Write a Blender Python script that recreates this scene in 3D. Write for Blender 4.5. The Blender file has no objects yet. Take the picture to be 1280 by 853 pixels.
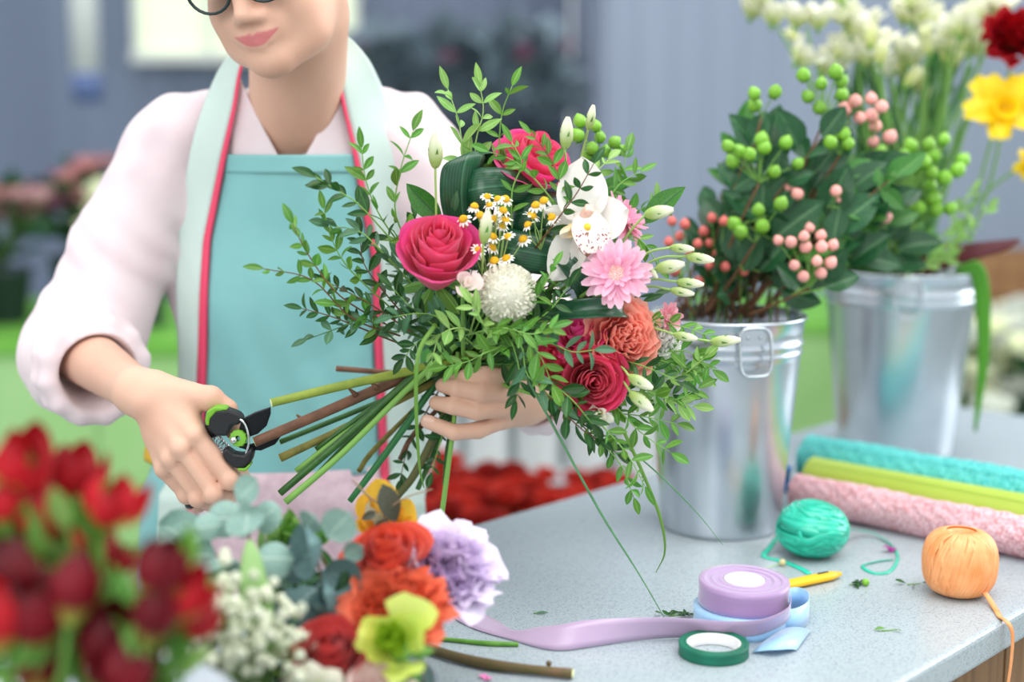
import bpy, bmesh, math, random
import numpy as np
from mathutils import Vector as V, Matrix, Quaternion
rnd = random.Random(7)
C = bpy.context.scene.collection
SC = bpy.context.scene
# ------------------------------------------------------------------ camera
CAMZ = 1.43; FPX = 1778.0; PITCH = math.radians(8.62); TZ = 0.90
cam = bpy.data.objects.new('camera', bpy.data.cameras.new('camera')); C.objects.link(cam)
cam.location = (0, 0, CAMZ); cam.rotation_euler = (math.pi/2 - PITCH, 0, 0)
cam.data.lens = 50; cam.data.sensor_width = 36; cam.data.clip_start = 0.05
cam.data.dof.use_dof = True; cam.data.dof.focus_distance = 1.55; cam.data.dof.aperture_fstop = 1.65
SC.camera = cam
# ------------------------------------------------------------------ world, lights, exposure
def lin(c):
    return tuple((x/255/12.92 if x/255 <= .04045 else ((x/255+.055)/1.055)**2.4) for x in c[:3]) + (1,)
w = bpy.data.worlds.new('world'); SC.world = w; w.use_nodes = True
wn = w.node_tree.nodes; wl = w.node_tree.links
bg = wn['Background']; bg.inputs[1].default_value = 1.12
tc = wn.new('ShaderNodeTexCoord'); sx = wn.new('ShaderNodeSeparateXYZ'); wl.new(tc.outputs['Generated'], sx.inputs[0])
rp = wn.new('ShaderNodeValToRGB'); wl.new(sx.outputs['Z'], rp.inputs[0]); wl.new(rp.outputs[0], bg.inputs[0])
rp.color_ramp.elements[0].position = 0.0; rp.color_ramp.elements[0].color = (.62, .66, .68, 1)
rp.color_ramp.elements[1].position = 0.9; rp.color_ramp.elements[1].color = (1.0, 1.02, 1.03, 1)
def area(name, loc, target, size, power, col=(1, 1, 1)):
    l = bpy.data.lights.new(name, 'AREA'); l.shape = 'RECTANGLE'; l.size, l.size_y = size; l.energy = power; l.color = col
    o = bpy.data.objects.new(name, l); C.objects.link(o); o.location = loc
    o.rotation_euler = (V(target)-V(loc)).to_track_quat('-Z', 'Y').to_euler(); return o
area('roof_window_light', (0.9, 1.1, 3.6), (0, 1.7, 1), (2.6, 2.0), 45, (1, .99, .97))
area('side_window_light', (3.4, 3.0, 2.2), (0, 1.7, 1.2), (2.4, 2.2), 52, (.97, .99, 1))
area('front_window_light', (-1.8, -1.6, 2.6), (0, 1.7, 1.1), (2.4, 1.8), 34, (1, .99, .98))
SC.view_settings.view_transform = 'Standard'; SC.view_settings.look = 'None'
SC.view_settings.exposure = 0.46; SC.view_settings.gamma = 1; SC.view_settings.use_curve_mapping = False
SC.cycles.max_bounces = 8; SC.cycles.transparent_max_bounces = 8; SC.cycles.caustics_reflective = False; SC.cycles.caustics_refractive = False
# ------------------------------------------------------------------ positions
_s, _c = math.sin(PITCH), math.cos(PITCH)
def ray(px, py):
    a = (px-640)/FPX; b = -(py-426.5)/FPX
    return V((a, _c + b*_s, -_s + b*_c))
def P(px, py, Y):                       # the point at distance Y into the room
    r = ray(px, py); r = r*(Y/r.y); return V((r.x, r.y, r.z+CAMZ))
def T(px, py, z=TZ):                    # the point on the horizontal plane z
    r = ray(px, py); r = r*((z-CAMZ)/r.z); return V((r.x, r.y, z))
def pix(p):
    d = V(p)-V((0, 0, CAMZ)); f = d.y*_c-d.z*_s; u = d.y*_s+d.z*_c
    return (640+FPX*d.x/f, 426.5-FPX*u/f)
# ------------------------------------------------------------------ object tree
W = {}
def tag(o, label=None, cat=None, group=None, kind=None):
    if label: o['label'] = label
    if cat: o['category'] = cat
    if group: o['group'] = group
    if kind: o['kind'] = kind
    return o
def thing(name, loc, label, cat, group=None):
    o = bpy.data.objects.new(name, None); C.objects.link(o); o.location = loc; o.empty_display_size = .02
    W[o.name] = Matrix.Translation(V(loc)); return tag(o, label, cat, group, 'thing')
def inst(name, mesh, parent, M):        # mesh data placed by world matrix M
    o = bpy.data.objects.new(name, mesh); C.objects.link(o)
    if parent is not None:
        o.parent = parent; o.matrix_basis = W[parent.name].inverted() @ M
    else: o.matrix_basis = M
    W[o.name] = M; return o
class G:
    def __init__(s): s.v = []; s.f = []; s.uv = []; s.m = []
    def add(s, vs, fs, uvs=None, mi=0, M=None):
        n = len(s.v)
        s.v += [tuple(M @ V(p)) for p in vs] if M is not None else [tuple(p) for p in vs]
        s.f += [tuple(i+n for i in f) for f in fs]; s.m += [mi]*len(fs)
        s.uv += list(uvs) if uvs is not None else [(0, 0)]*len(vs)
        return s
    def mesh(s, name, mats, smooth=True, origin=None):
        me = bpy.data.meshes.new(name)
        vs = s.v
        if origin is not None:
            a, b, c = origin; vs = [(x-a, y-b, z-c) for x, y, z in vs]
        me.from_pydata(vs, [], s.f)
        if any(u != (0, 0) for u in s.uv):
            l = me.uv_layers.new(name='UV'); idx = np.empty(len(me.loops), dtype=np.int32); me.loops.foreach_get('vertex_index', idx)
            l.data.foreach_set('uv', np.array(s.uv, dtype=np.float32)[idx].ravel())
        for m in (mats if isinstance(mats, (list, tuple)) else [mats]): me.materials.append(m)
        if any(s.m): me.polygons.foreach_set('material_index', s.m)
        me.polygons.foreach_set('use_smooth', [smooth]*len(me.polygons)); me.update()
        return me
    def obj(s, name, mats, parent=None, smooth=True, origin=None):
        if parent is not None: org = W[parent.name].translation if origin is None else V(origin)
        else: org = V(origin) if origin is not None else (V(s.v[0]) if s.v else V((0, 0, 0)))
        Mw = Matrix.Translation(org)
        return inst(name, s.mesh(name, mats, smooth, org), parent, Mw)
def frame(d, n, loc, s=1.0):            # y axis along d, z axis near n
    y = V(d).normalized(); z = V(n) - y*V(n).dot(y)
    if z.length < 1e-5: z = y.orthogonal()
    z.normalize(); x = y.cross(z)
    M = Matrix((x, y, z)).transposed().to_4x4()
    return Matrix.Translation(V(loc)) @ M @ Matrix.Diagonal((s, s, s, 1)) if s != 1 else Matrix.Translation(V(loc)) @ M
def rv(s=1.0): return V((rnd.gauss(0, s), rnd.gauss(0, s), rnd.gauss(0, s)))
def spline(pts, n=5):
    pts = [V(p) for p in pts]
    if len(pts) < 3: return [pts[0].lerp(pts[-1], i/n) for i in range(n+1)]
    out = []
    q = [pts[0]*2-pts[1]] + pts + [pts[-1]*2-pts[-2]]
    for i in range(1, len(q)-2):
        a, b, c, d = q[i-1:i+3]
        for k in range(n):
            t = k/n
            out.append(.5*((2*b)+(c-a)*t+(2*a-5*b+4*c-d)*t*t+(3*b-a-3*c+d)*t**3))
    out.append(pts[-1]); return out
def lerpl(a, t):                        # list a sampled at t in 0..1
    if not isinstance(a, list): return a
    x = t*(len(a)-1); i = min(int(x), len(a)-2); p, q = a[i], a[i+1]
    if isinstance(p, tuple): return tuple(b+(c-b)*(x-i) for b, c in zip(p, q))
    return p+(q-p)*(x-i)
def tube(g, pts, r, n=6, smooth=5, cap=True, flat=None, mi=0):
    ps = spline(pts, smooth) if smooth else [V(p) for p in pts]
    N = len(ps); up = None; vs = []; fs = []; uv = []
    for i, p in enumerate(ps):
        d = (ps[min(i+1, N-1)]-ps[max(i-1, 0)]).normalized()
        if up is None: up = d.orthogonal().normalized() if flat is None else V(flat)
        up = (up-d*up.dot(d)); up = up.normalized() if up.length > 1e-6 else d.orthogonal().normalized()
        s = d.cross(up); rr = lerpl(r, i/(N-1))
        ru, rs = rr if isinstance(rr, tuple) else (rr, rr)
        for k in range(n):
            a = 2*math.pi*k/n; vs.append(p+up*(ru*math.cos(a))+s*(rs*math.sin(a))); uv.append((k/n, i/(N-1)))
    for i in range(N-1):
        for k in range(n):
            a = i*n+k; b = i*n+(k+1) % n; fs.append((a, b, b+n, a+n))
    if cap: fs.append(tuple(reversed(range(n)))); fs.append(tuple((N-1)*n+k for k in range(n)))
    return g.add(vs, fs, uv, mi)
def grid(nu, nv, fn, g=None, mi=0, M=None):    # fn(u,v) u,v in 0..1
    g = g or G()
    vs = [fn(i/nu, j/nv) for j in range(nv+1) for i in range(nu+1)]
    uv = [(i/nu, j/nv) for j in range(nv+1) for i in range(nu+1)]
    fs = [(j*(nu+1)+i, j*(nu+1)+i+1, (j+1)*(nu+1)+i+1, (j+1)*(nu+1)+i) for j in range(nv) for i in range(nu)]
    return g.add(vs, fs, uv, mi, M)
def lathe(g, prof, n=24, M=None, mi=0, cap=False):
    vs = [(r*math.cos(2*math.pi*k/n), r*math.sin(2*math.pi*k/n), z) for r, z in prof for k in range(n)]
    uv = [(k/n, j/(len(prof)-1)) for j in range(len(prof)) for k in range(n)]
    fs = [(j*n+k, j*n+(k+1) % n, (j+1)*n+(k+1) % n, (j+1)*n+k) for j in range(len(prof)-1) for k in range(n)]
    if cap: fs.append(tuple(range(n))); fs.append(tuple((len(prof)-1)*n+k for k in reversed(range(n))))
    return g.add(vs, fs, uv, mi, M)
def ball(g, r=1.0, n=8, m=6, M=None, mi=0, fz=None):
    prof = [(r*math.sin(math.pi*j/m)+1e-5, -r*math.cos(math.pi*j/m)) for j in range(m+1)]
    return lathe(g, prof, n, M, mi)
def box(g, c, s, M=None, mi=0):
    x, y, z = c; a, b, d = s[0]/2, s[1]/2, s[2]/2
    vs = [(x+i*a, y+j*b, z+k*d) for k in (-1, 1) for j in (-1, 1) for i in (-1, 1)]
    return g.add(vs, [(0, 2, 3, 1), (4, 5, 7, 6), (0, 1, 5, 4), (2, 6, 7, 3), (0, 4, 6, 2), (1, 3, 7, 5)], None, mi, M)
def prism(g, poly, dvec, mi=0):         # polygon of world points pushed along dvec
    n = len(poly); d = V(dvec); vs = [V(p) for p in poly]+[V(p)+d for p in poly]
    fs = [tuple(range(n)), tuple(reversed(range(n, 2*n)))]+[(i, n+i, n+(i+1) % n, (i+1) % n) for i in range(n)]
    return g.add(vs, fs, None, mi)
def TR(loc): return Matrix.Translation(V(loc))
def bevel(o, w_=.002, seg=2):
    m = o.modifiers.new('bevel', 'BEVEL'); m.width = w_; m.segments = seg; m.limit_method = 'ANGLE'; return o
# ------------------------------------------------------------------ materials
def mat(name, col, rough=.5, col2=None, nscale=20, nlo=.35, nhi=.65, var=0, hue=0, bump=0, bscale=None, transl=0, metal=0,
        spec=.5, sheen=0, coat=0, uvgrad=None, rib=None, stretch=None, sss=0, sssr=.01, alpha=1, trans=0, ior=1.45, voronoi=False, weave=0):
    m = bpy.data.materials.new(name); m.use_nodes = True; nt = m.node_tree; N = nt.nodes; L = nt.links
    b = N['Principled BSDF']; out = N['Material Output']
    b.inputs['Roughness'].default_value = rough; b.inputs['Metallic'].default_value = metal
    b.inputs['Specular IOR Level'].default_value = spec; b.inputs['Sheen Weight'].default_value = sheen
    b.inputs['Coat Weight'].default_value = coat; b.inputs['Alpha'].default_value = alpha; b.inputs['IOR'].default_value = ior
    b.inputs['Transmission Weight'].default_value = trans
    if sss: b.inputs['Subsurface Weight'].default_value = sss; b.inputs['Subsurface Radius'].default_value = (1, .35, .2); b.inputs['Subsurface Scale'].default_value = sssr
    tcn = N.new('ShaderNodeTexCoord'); mp = N.new('ShaderNodeMapping'); L.new(tcn.outputs['Object'], mp.inputs[0])
    if stretch: mp.inputs['Scale'].default_value = stretch
    rgb = N.new('ShaderNodeRGB'); rgb.outputs[0].default_value = lin(col); cur = rgb.outputs[0]
    def mix(fac, a, bcol):
        mx = N.new('ShaderNodeMix'); mx.data_type = 'RGBA'; L.new(fac, mx.inputs[0]); L.new(a, mx.inputs[6])
        if isinstance(bcol, tuple): mx.inputs[7].default_value = lin(bcol)
        else: L.new(bcol, mx.inputs[7])
        return mx.outputs[2]
    def mr(sock, lo, hi, a=0, c=1):
        r = N.new('ShaderNodeMapRange'); L.new(sock, r.inputs[0]); r.inputs[1].default_value = lo; r.inputs[2].default_value = hi
        r.inputs[3].default_value = a; r.inputs[4].default_value = c; return r.outputs[0]
    nz = None
    if col2 or bump:
        if voronoi: nz = N.new('ShaderNodeTexVoronoi')
        else: nz = N.new('ShaderNodeTexNoise'); nz.inputs['Detail'].default_value = 4
        nz.inputs['Scale'].default_value = nscale; L.new(mp.outputs[0], nz.inputs[0])
    if col2: cur = mix(mr(nz.outputs[0], nlo, nhi), cur, col2)
    if uvgrad or rib:
        uvn = N.new('ShaderNodeUVMap'); sp = N.new('ShaderNodeSeparateXYZ'); L.new(uvn.outputs[0], sp.inputs[0])
    if uvgrad:                           # (lo, hi, colour at v = hi)
        for lo, hi, cc in (uvgrad if isinstance(uvgrad, list) else [uvgrad]): cur = mix(mr(sp.outputs[1], lo, hi), cur, cc)
    if rib:                              # (half width, colour) of the midrib along u = .5
        s1 = N.new('ShaderNodeMath'); s1.operation = 'SUBTRACT'; L.new(sp.outputs[0], s1.inputs[0]); s1.inputs[1].default_value = .5
        s2 = N.new('ShaderNodeMath'); s2.operation = 'ABSOLUTE'; L.new(s1.outputs[0], s2.inputs[0])
        cur = mix(mr(s2.outputs[0], rib[0], rib[0]*.4), cur, rib[1])
    if var or hue:
        oi = N.new('ShaderNodeObjectInfo'); hs = N.new('ShaderNodeHueSaturation'); L.new(cur, hs.inputs['Color'])
        if hue: L.new(mr(oi.outputs['Random'], 0, 1, .5-hue, .5+hue), hs.inputs['Hue'])
        wn_ = N.new('ShaderNodeMath'); wn_.operation = 'MULTIPLY'; L.new(oi.outputs['Random'], wn_.inputs[0]); wn_.inputs[1].default_value = 7.31
        fr = N.new('ShaderNodeMath'); fr.operation = 'FRACT'; L.new(wn_.outputs[0], fr.inputs[0])
        L.new(mr(fr.outputs[0], 0, 1, 1-var, 1+var), hs.inputs['Value']); cur = hs.outputs[0]
    L.new(cur, b.inputs['Base Color'])
    hgt = None
    if weave:
        wv = []
        for ax in ('X', 'Z'):
            q = N.new('ShaderNodeTexWave'); q.bands_direction = ax; q.inputs['Scale'].default_value = weave; q.inputs['Distortion'].default_value = 1.2
            q.inputs['Detail'].default_value = 2; L.new(mp.outputs[0], q.inputs[0]); wv.append(q.outputs['Fac'])
        ad = N.new('ShaderNodeMath'); ad.operation = 'ADD'; L.new(wv[0], ad.inputs[0]); L.new(wv[1], ad.inputs[1]); hgt = ad.outputs[0]
    if bump or weave:
        bp = N.new('ShaderNodeBump'); bp.inputs['Strength'].default_value = bump or .3; bp.inputs['Distance'].default_value = .002
        if hgt is None:
            if bscale:
                nb = N.new('ShaderNodeTexNoise'); nb.inputs['Scale'].default_value = bscale; nb.inputs['Detail'].default_value = 5; L.new(mp.outputs[0], nb.inputs[0]); hgt = nb.outputs[0]
            else: hgt = nz.outputs[0]
        L.new(hgt, bp.inputs['Height']); L.new(bp.outputs[0], b.inputs['Normal'])
    if transl:
        tl = N.new('ShaderNodeBsdfTranslucent'); L.new(cur, tl.inputs[0]); ms = N.new('ShaderNodeMixShader'); ms.inputs[0].default_value = transl
        L.new(b.outputs[0], ms.inputs[1]); L.new(tl.outputs[0], ms.inputs[2]); L.new(ms.outputs[0], out.inputs['Surface'])
    return m

ORD = ['first', 'second', 'third', 'fourth', 'fifth', 'sixth', 'seventh', 'eighth', 'ninth', 'tenth', 'eleventh', 'twelfth', 'thirteenth', 'fourteenth', 'fifteenth', 'sixteenth', 'seventeenth', 'eighteenth', 'nineteenth', 'twentieth', 'twenty-first', 'twenty-second', 'twenty-third', 'twenty-fourth', 'twenty-fifth', 'twenty-sixth']
def ordinals(items, text, last=True):    # items: (thing, picture x); text holds %s for the rank from the left
    items = sorted(items, key=lambda q: q[1]); n = len(items)
    for i, (t, x) in enumerate(items):
        r = 'leftmost' if i == 0 else ('rightmost' if i == n-1 and last else ORD[i]+' from the left'); t['label'] = text % r
# ================================================================== large structure
F_ = (math.sin(math.radians(42.7)), math.cos(math.radians(42.7)))
M_floor = mat('floor_concrete', (142, 150, 146), .6, (120, 128, 126), 3)
M_wall = mat('wall_panel_blue_grey', (122, 134, 158), .55, (112, 124, 148), 2, stretch=(1, 1, .1))
M_wall2 = mat('wall_panel_pale', (158, 168, 190), .5, (151, 161, 184), 2, stretch=(1, 1, .1))
g = G(); box(g, (0, 4, -.05), (22, 12, .1)); tag(g.obj('floor', M_floor, smooth=False), kind='structure')
# corrugated back wall: a darker run on the left, a paler run on the right
def corrugated(name, x0, x1, y, z0, z1, m, pitch=.16):
    g = G(); n = int((x1-x0)/pitch); pr = []
    for i in range(n):
        x = x0+i*pitch
        pr += [(x, 0), (x+pitch*.42, 0), (x+pitch*.5, -.012), (x+pitch*.92, -.012)]
    pr.append((x0+n*pitch, 0)); k = len(pr)
    vs = [(a, y+b, z0) for a, b in pr]+[(a, y+b, z1) for a, b in pr]+[(a, y+.06, z0) for a, b in pr]+[(a, y+.06, z1) for a, b in pr]
    fs = []
    for i in range(k-1): fs += [(i, i+1, k+i+1, k+i), (2*k+i, 3*k+i, 3*k+i+1, 2*k+i+1), (k+i, k+i+1, 3*k+i+1, 3*k+i)]
    g.add(vs, fs); return tag(g.obj(name, m, smooth=False), kind='structure')
corrugated('wall_back', -9, .35, 7.0, 0, 4.2, M_wall)
corrugated('wall_right', .34, 6.5, 6.6, 0, 4.2, M_wall2)
g = G(); box(g, (.33, 6.7, 2.1), (.09, .35, 4.2)); tag(g.obj('trim_1', mat('trim_grey', (96, 106, 128), .5), smooth=False), kind='structure')
# ------------------------------------------------------------------ counter
a1, a2 = T(550, 668), T(810, 592); b1, b2 = T(1125.6, 853), T(1280, 765)
print('EDGE far', a1, a2, math.degrees(math.atan2((a2-a1).x, (a2-a1).y)), 'near', b1, b2, math.degrees(math.atan2((b2-b1).x, (b2-b1).y)))
u = ((a2-a1).normalized()+(b2-b1).normalized()).normalized(); nrm = V((u.y, -u.x, 0))
wid = (b1-a1).dot(nrm)
M_quartz = mat('counter_quartz', (160, 172, 178), .26, (173, 185, 190), 900, .4, .6, spec=.5)
def add_speckle(m):
    N = m.node_tree.nodes; L = m.node_tree.links; b = N['Principled BSDF']
    old = b.inputs['Base Color'].links[0].from_socket
    vo = N.new('ShaderNodeTexVoronoi'); vo.inputs['Scale'].default_value = 640; tcn = N.new('ShaderNodeTexCoord'); L.new(tcn.outputs['Object'], vo.inputs[0])
    mr_ = N.new('ShaderNodeMapRange'); L.new(vo.outputs['Color'], mr_.inputs[0]); mr_.inputs[1].default_value = .62; mr_.inputs[2].default_value = .9
    mx = N.new('ShaderNodeMix'); mx.data_type = 'RGBA'; L.new(mr_.outputs[0], mx.inputs[0]); L.new(old, mx.inputs[6]); mx.inputs[7].default_value = lin((136, 148, 156)); L.new(mx.outputs[2], b.inputs['Base Color'])
add_speckle(M_quartz)
ct = thing('sales_counter', a1+V((0, 0, -.9)), 'grey speckled stone counter running diagonally under flowers and ribbons', 'counter')
Mc = Matrix((V((nrm.x, nrm.y, 0)), V((u.x, u.y, 0)), V((0, 0, 1)))).transposed().to_4x4(); Mc.translation = V((a1.x, a1.y, 0))
g = G(); UE = (T(1200, 508)-a1).dot(u); box(g, (wid/2, (UE-1.6)/2, TZ-.018), (wid, UE+1.6, .036), Mc); bevel(g.obj('worktop', M_quartz, ct, False), .006, 3)
M_wood = mat('counter_wood', (150, 112, 72), .5, (120, 84, 50), 6, stretch=(12, 12, .6))
for k in range(int((UE+1.5)/.14)):
    g = G(); box(g, (wid-.065, -1.5+.07+k*.14, (TZ-.036)/2), (.02, .134, TZ-.036), Mc)
    inst('plank', g.mesh('plank', M_wood, False, (Mc.translation)), ct, TR(Mc.translation))
g = G(); box(g, (.12, (UE-1.6)/2, (TZ-.036)/2), (.03, UE+1.4, TZ-.036), Mc); g.obj('back_panel', mat('counter_back', (190, 196, 198), .5), ct, False)
# ================================================================== implicit surfaces for the figure
class SDF:
    def __init__(s, lo, hi, h):
        s.lo = np.array(lo, np.float32); s.h = h
        s.n = np.ceil((np.array(hi)-np.array(lo))/h).astype(int)+1
        s.F = np.full(s.n, .05, np.float32)
    def sub(s, lo, hi):
        a = np.clip(np.floor((np.array(lo)-s.lo)/s.h).astype(int), 0, s.n); b = np.clip(np.ceil((np.array(hi)-s.lo)/s.h).astype(int)+1, 0, s.n)
        sl = tuple(slice(i, j) for i, j in zip(a, b))
        ax = [s.lo[k]+s.h*np.arange(a[k], b[k], dtype=np.float32) for k in range(3)]
        return sl, ax[0][:, None, None], ax[1][None, :, None], ax[2][None, None, :]
    def op(s, sl, d, k, mode):
        f = s.F[sl]
        if mode == 'sub': f, d = -f, d
        if k > 0:
            h = np.clip(.5+.5*(d-f)/k, 0, 1); r = d*(1-h)+f*h-k*h*(1-h)
        else: r = np.minimum(f, d)
        s.F[sl] = -r if mode == 'sub' else r
    def cone(s, a, b, ra, rb=None, k=.01, mode='add', flat=None):
        rb = ra if rb is None else rb; a = np.array(a, np.float32); b = np.array(b, np.float32); m = max(ra, rb)*(1 if flat is None else 1/min(flat[1], 1))+k*1.5+.012
        sl, x, y, z = s.sub(np.minimum(a, b)-m, np.maximum(a, b)+m)
        if 0 in s.F[sl].shape: return
        ab = b-a; L2 = float(ab@ab)+1e-12
        dx, dy, dz = x-a[0], y-a[1], z-a[2]
        t = np.clip((dx*ab[0]+dy*ab[1]+dz*ab[2])/L2, 0, 1)
        qx, qy, qz = dx-t*ab[0], dy-t*ab[1], dz-t*ab[2]
        if flat is not None:             # (axis, factor): squash across axis
            n, fac = np.array(flat[0], np.float32), flat[1]; n = n/np.linalg.norm(n)
            dn = qx*n[0]+qy*n[1]+qz*n[2]; e = 1/fac-1
            qx, qy, qz = qx+dn*e*n[0], qy+dn*e*n[1], qz+dn*e*n[2]
        d = np.sqrt(qx*qx+qy*qy+qz*qz)-(ra+(rb-ra)*t)
        if flat is not None: d = d*max(flat[1], .5)
        s.op(sl, d.astype(np.float32), k, mode)
    def ell(s, c, r, R=None, k=.01, mode='add'):
        c = np.array(c, np.float32); r = np.array(r, np.float32); m = float(r.max())+k*1.5+.01
        sl, x, y, z = s.sub(c-m, c+m)
        if 0 in s.F[sl].shape: return
        dx, dy, dz = x-c[0], y-c[1], z-c[2]
        if R is not None:
            R = np.array(R, np.float32)   # columns are local axes
            dx, dy, dz = [dx*R[0, i]+dy*R[1, i]+dz*R[2, i] for i in range(3)]
        k0 = np.sqrt((dx/r[0])**2+(dy/r[1])**2+(dz/r[2])**2); k1 = np.sqrt((dx/r[0]**2)**2+(dy/r[1]**2)**2+(dz/r[2]**2)**2)+1e-6
        s.op(sl, (k0*(k0-1)/k1).astype(np.float32), k, mode)
    def chain(s, pts, rs, k=.006, **kw):
        for i in range(len(pts)-1): s.cone(pts[i], pts[i+1], rs[i], rs[i+1], k, **kw)
    def half(s, p, n, k=0):              # cut away the side n points to
        n = V(n).normalized(); ax = [s.lo[i]+s.h*np.arange(s.n[i], dtype=np.float32) for i in range(3)]
        d = -((ax[0][:, None, None]-p[0])*n.x+(ax[1][None, :, None]-p[1])*n.y+(ax[2][None, None, :]-p[2])*n.z)
        s.F = np.maximum(s.F, -d).astype(np.float32)
    def disp(s, fn):
        ax = [s.lo[i]+s.h*np.arange(s.n[i], dtype=np.float32) for i in range(3)]
        m = np.nonzero(np.abs(s.F) < .02); s.F[m] += fn(ax[0][m[0]], ax[1][m[1]], ax[2][m[2]]).astype(np.float32)
    def nets(s):
        F = s.F; F[0] = F[-1] = .01; F[:, 0] = F[:, -1] = .01; F[:, :, 0] = F[:, :, -1] = .01
        I = F < 0; c = I[:-1, :-1, :-1].astype(np.int8)
        cnt = np.zeros(c.shape, np.int8)
        for i in (0, 1):
            for j in (0, 1):
                for k in (0, 1): cnt += I[i:i+c.shape[0], j:j+c.shape[1], k:k+c.shape[2]]
        act = np.nonzero((cnt > 0) & (cnt < 8)); n = len(act[0])
        idx = np.full(c.shape, -1, np.int32); idx[act] = np.arange(n)
        cor = [(i, j, k) for i in (0, 1) for j in (0, 1) for k in (0, 1)]
        val = {q: F[act[0]+q[0], act[1]+q[1], act[2]+q[2]] for q in cor}
        acc = np.zeros((n, 3)); w_ = np.zeros(n)
        for q in cor:
            for ax in range(3):
                if q[ax] == 0:
                    p = list(q); p[ax] = 1; p = tuple(p); a, b = val[q], val[p]; m = (a < 0) != (b < 0)
                    t = np.where(m, a/np.where(m, a-b, 1), 0); pos = np.array(q, float)[None]+t[:, None]*np.eye(3)[ax][None]
                    acc += pos*m[:, None]; w_ += m
        vs = (np.stack(act, 1)+acc/w_[:, None])*s.h+s.lo
        fs = []
        for ax in range(3):
            o1, o2 = [k for k in range(3) if k != ax]
            sa = [slice(1, -1)]*3; sb = [slice(1, -1)]*3; sa[ax] = slice(0, -1); sb[ax] = slice(1, None)
            A, B = I[tuple(sa)], I[tuple(sb)]; e = np.nonzero(A != B); inside = A[e]
            p = [e[k]+(0 if k == ax else 1) for k in range(3)]
            def cell(d1, d2):
                q = [x.copy() for x in p]; q[o1] = q[o1]-d1; q[o2] = q[o2]-d2; return idx[tuple(q)]
            quad = np.stack([cell(1, 1), cell(0, 1), cell(0, 0), cell(1, 0)], 1)
            if ax == 1: inside = ~inside
            quad[~inside] = quad[~inside][:, ::-1]; fs.append(quad)
        return vs, np.concatenate(fs)
def np_mesh(name, vs, fs, mats, parent, midx=None, smooth_iter=0):
    if smooth_iter:
        e = np.concatenate([fs[:, [0, 1]], fs[:, [1, 2]], fs[:, [2, 3]], fs[:, [3, 0]]])
        for _ in range(smooth_iter):
            a = np.zeros_like(vs); c = np.zeros(len(vs)); 
            for k in range(3): a[:, k] = np.bincount(e[:, 0], vs[e[:, 1], k], len(vs))+np.bincount(e[:, 1], vs[e[:, 0], k], len(vs))
            c = np.bincount(e[:, 0], minlength=len(vs))+np.bincount(e[:, 1], minlength=len(vs)); vs = vs*.5+.5*a/np.maximum(c, 1)[:, None]
    me = bpy.data.meshes.new(name); org = W[parent.name].translation; v2 = vs-np.array(org)
    me.vertices.add(len(v2)); me.vertices.foreach_set('co', v2.astype(np.float32).ravel())
    me.loops.add(fs.size); me.loops.foreach_set('vertex_index', fs.astype(np.int32).ravel())
    me.polygons.add(len(fs)); me.polygons.foreach_set('loop_start', np.arange(0, fs.size, 4, dtype=np.int32)); me.polygons.foreach_set('loop_total', np.full(len(fs), 4, np.int32))
    for m in mats: me.materials.append(m)
    if midx is not None: me.polygons.foreach_set('material_index', midx.astype(np.int32))
    me.polygons.foreach_set('use_smooth', np.ones(len(fs), bool)); me.update(calc_edges=True); me.validate()
    return inst(name, me, parent, TR(org))
# ------------------------------------------------------------------ the florist
M_skin = mat('skin', (220, 177, 154), .48, (212, 163, 140), 9, .4, .7, sss=.14, sssr=.012, spec=.4, bump=.12, bscale=420)
def lips_in_skin(m):                     # lip colour follows a vertex attribute
    N = m.node_tree.nodes; L = m.node_tree.links; b = N['Principled BSDF']; old = b.inputs['Base Color'].links[0].from_socket
    at = N.new('ShaderNodeAttribute'); at.attribute_name = 'lip'; mx = N.new('ShaderNodeMix'); mx.data_type = 'RGBA'; L.new(at.outputs['Fac'], mx.inputs[0]); L.new(old, mx.inputs[6]); mx.inputs[7].default_value = lin((206, 122, 122)); L.new(mx.outputs[2], b.inputs['Base Color'])
    a2 = N.new('ShaderNodeAttribute'); a2.attribute_name = 'brow'; m2 = N.new('ShaderNodeMix'); m2.data_type = 'RGBA'; L.new(a2.outputs['Fac'], m2.inputs[0]); L.new(mx.outputs[2], m2.inputs[6]); m2.inputs[7].default_value = lin((104, 76, 58)); L.new(m2.outputs[2], b.inputs['Base Color'])
lips_in_skin(M_skin)
M_lip = mat('lips', (206, 112, 112), .38, spec=.5, sss=.1)
M_brow = mat('brow', (104, 76, 58), .8)
person = thing('person', P(340, 426, 1.86)*1.0, 'woman in a pale pink shirt and mint and teal apron bending over the bouquet', 'person')
person.location.z = 0; W[person.name] = TR((person.location.x, person.location.y, 0))
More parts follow.
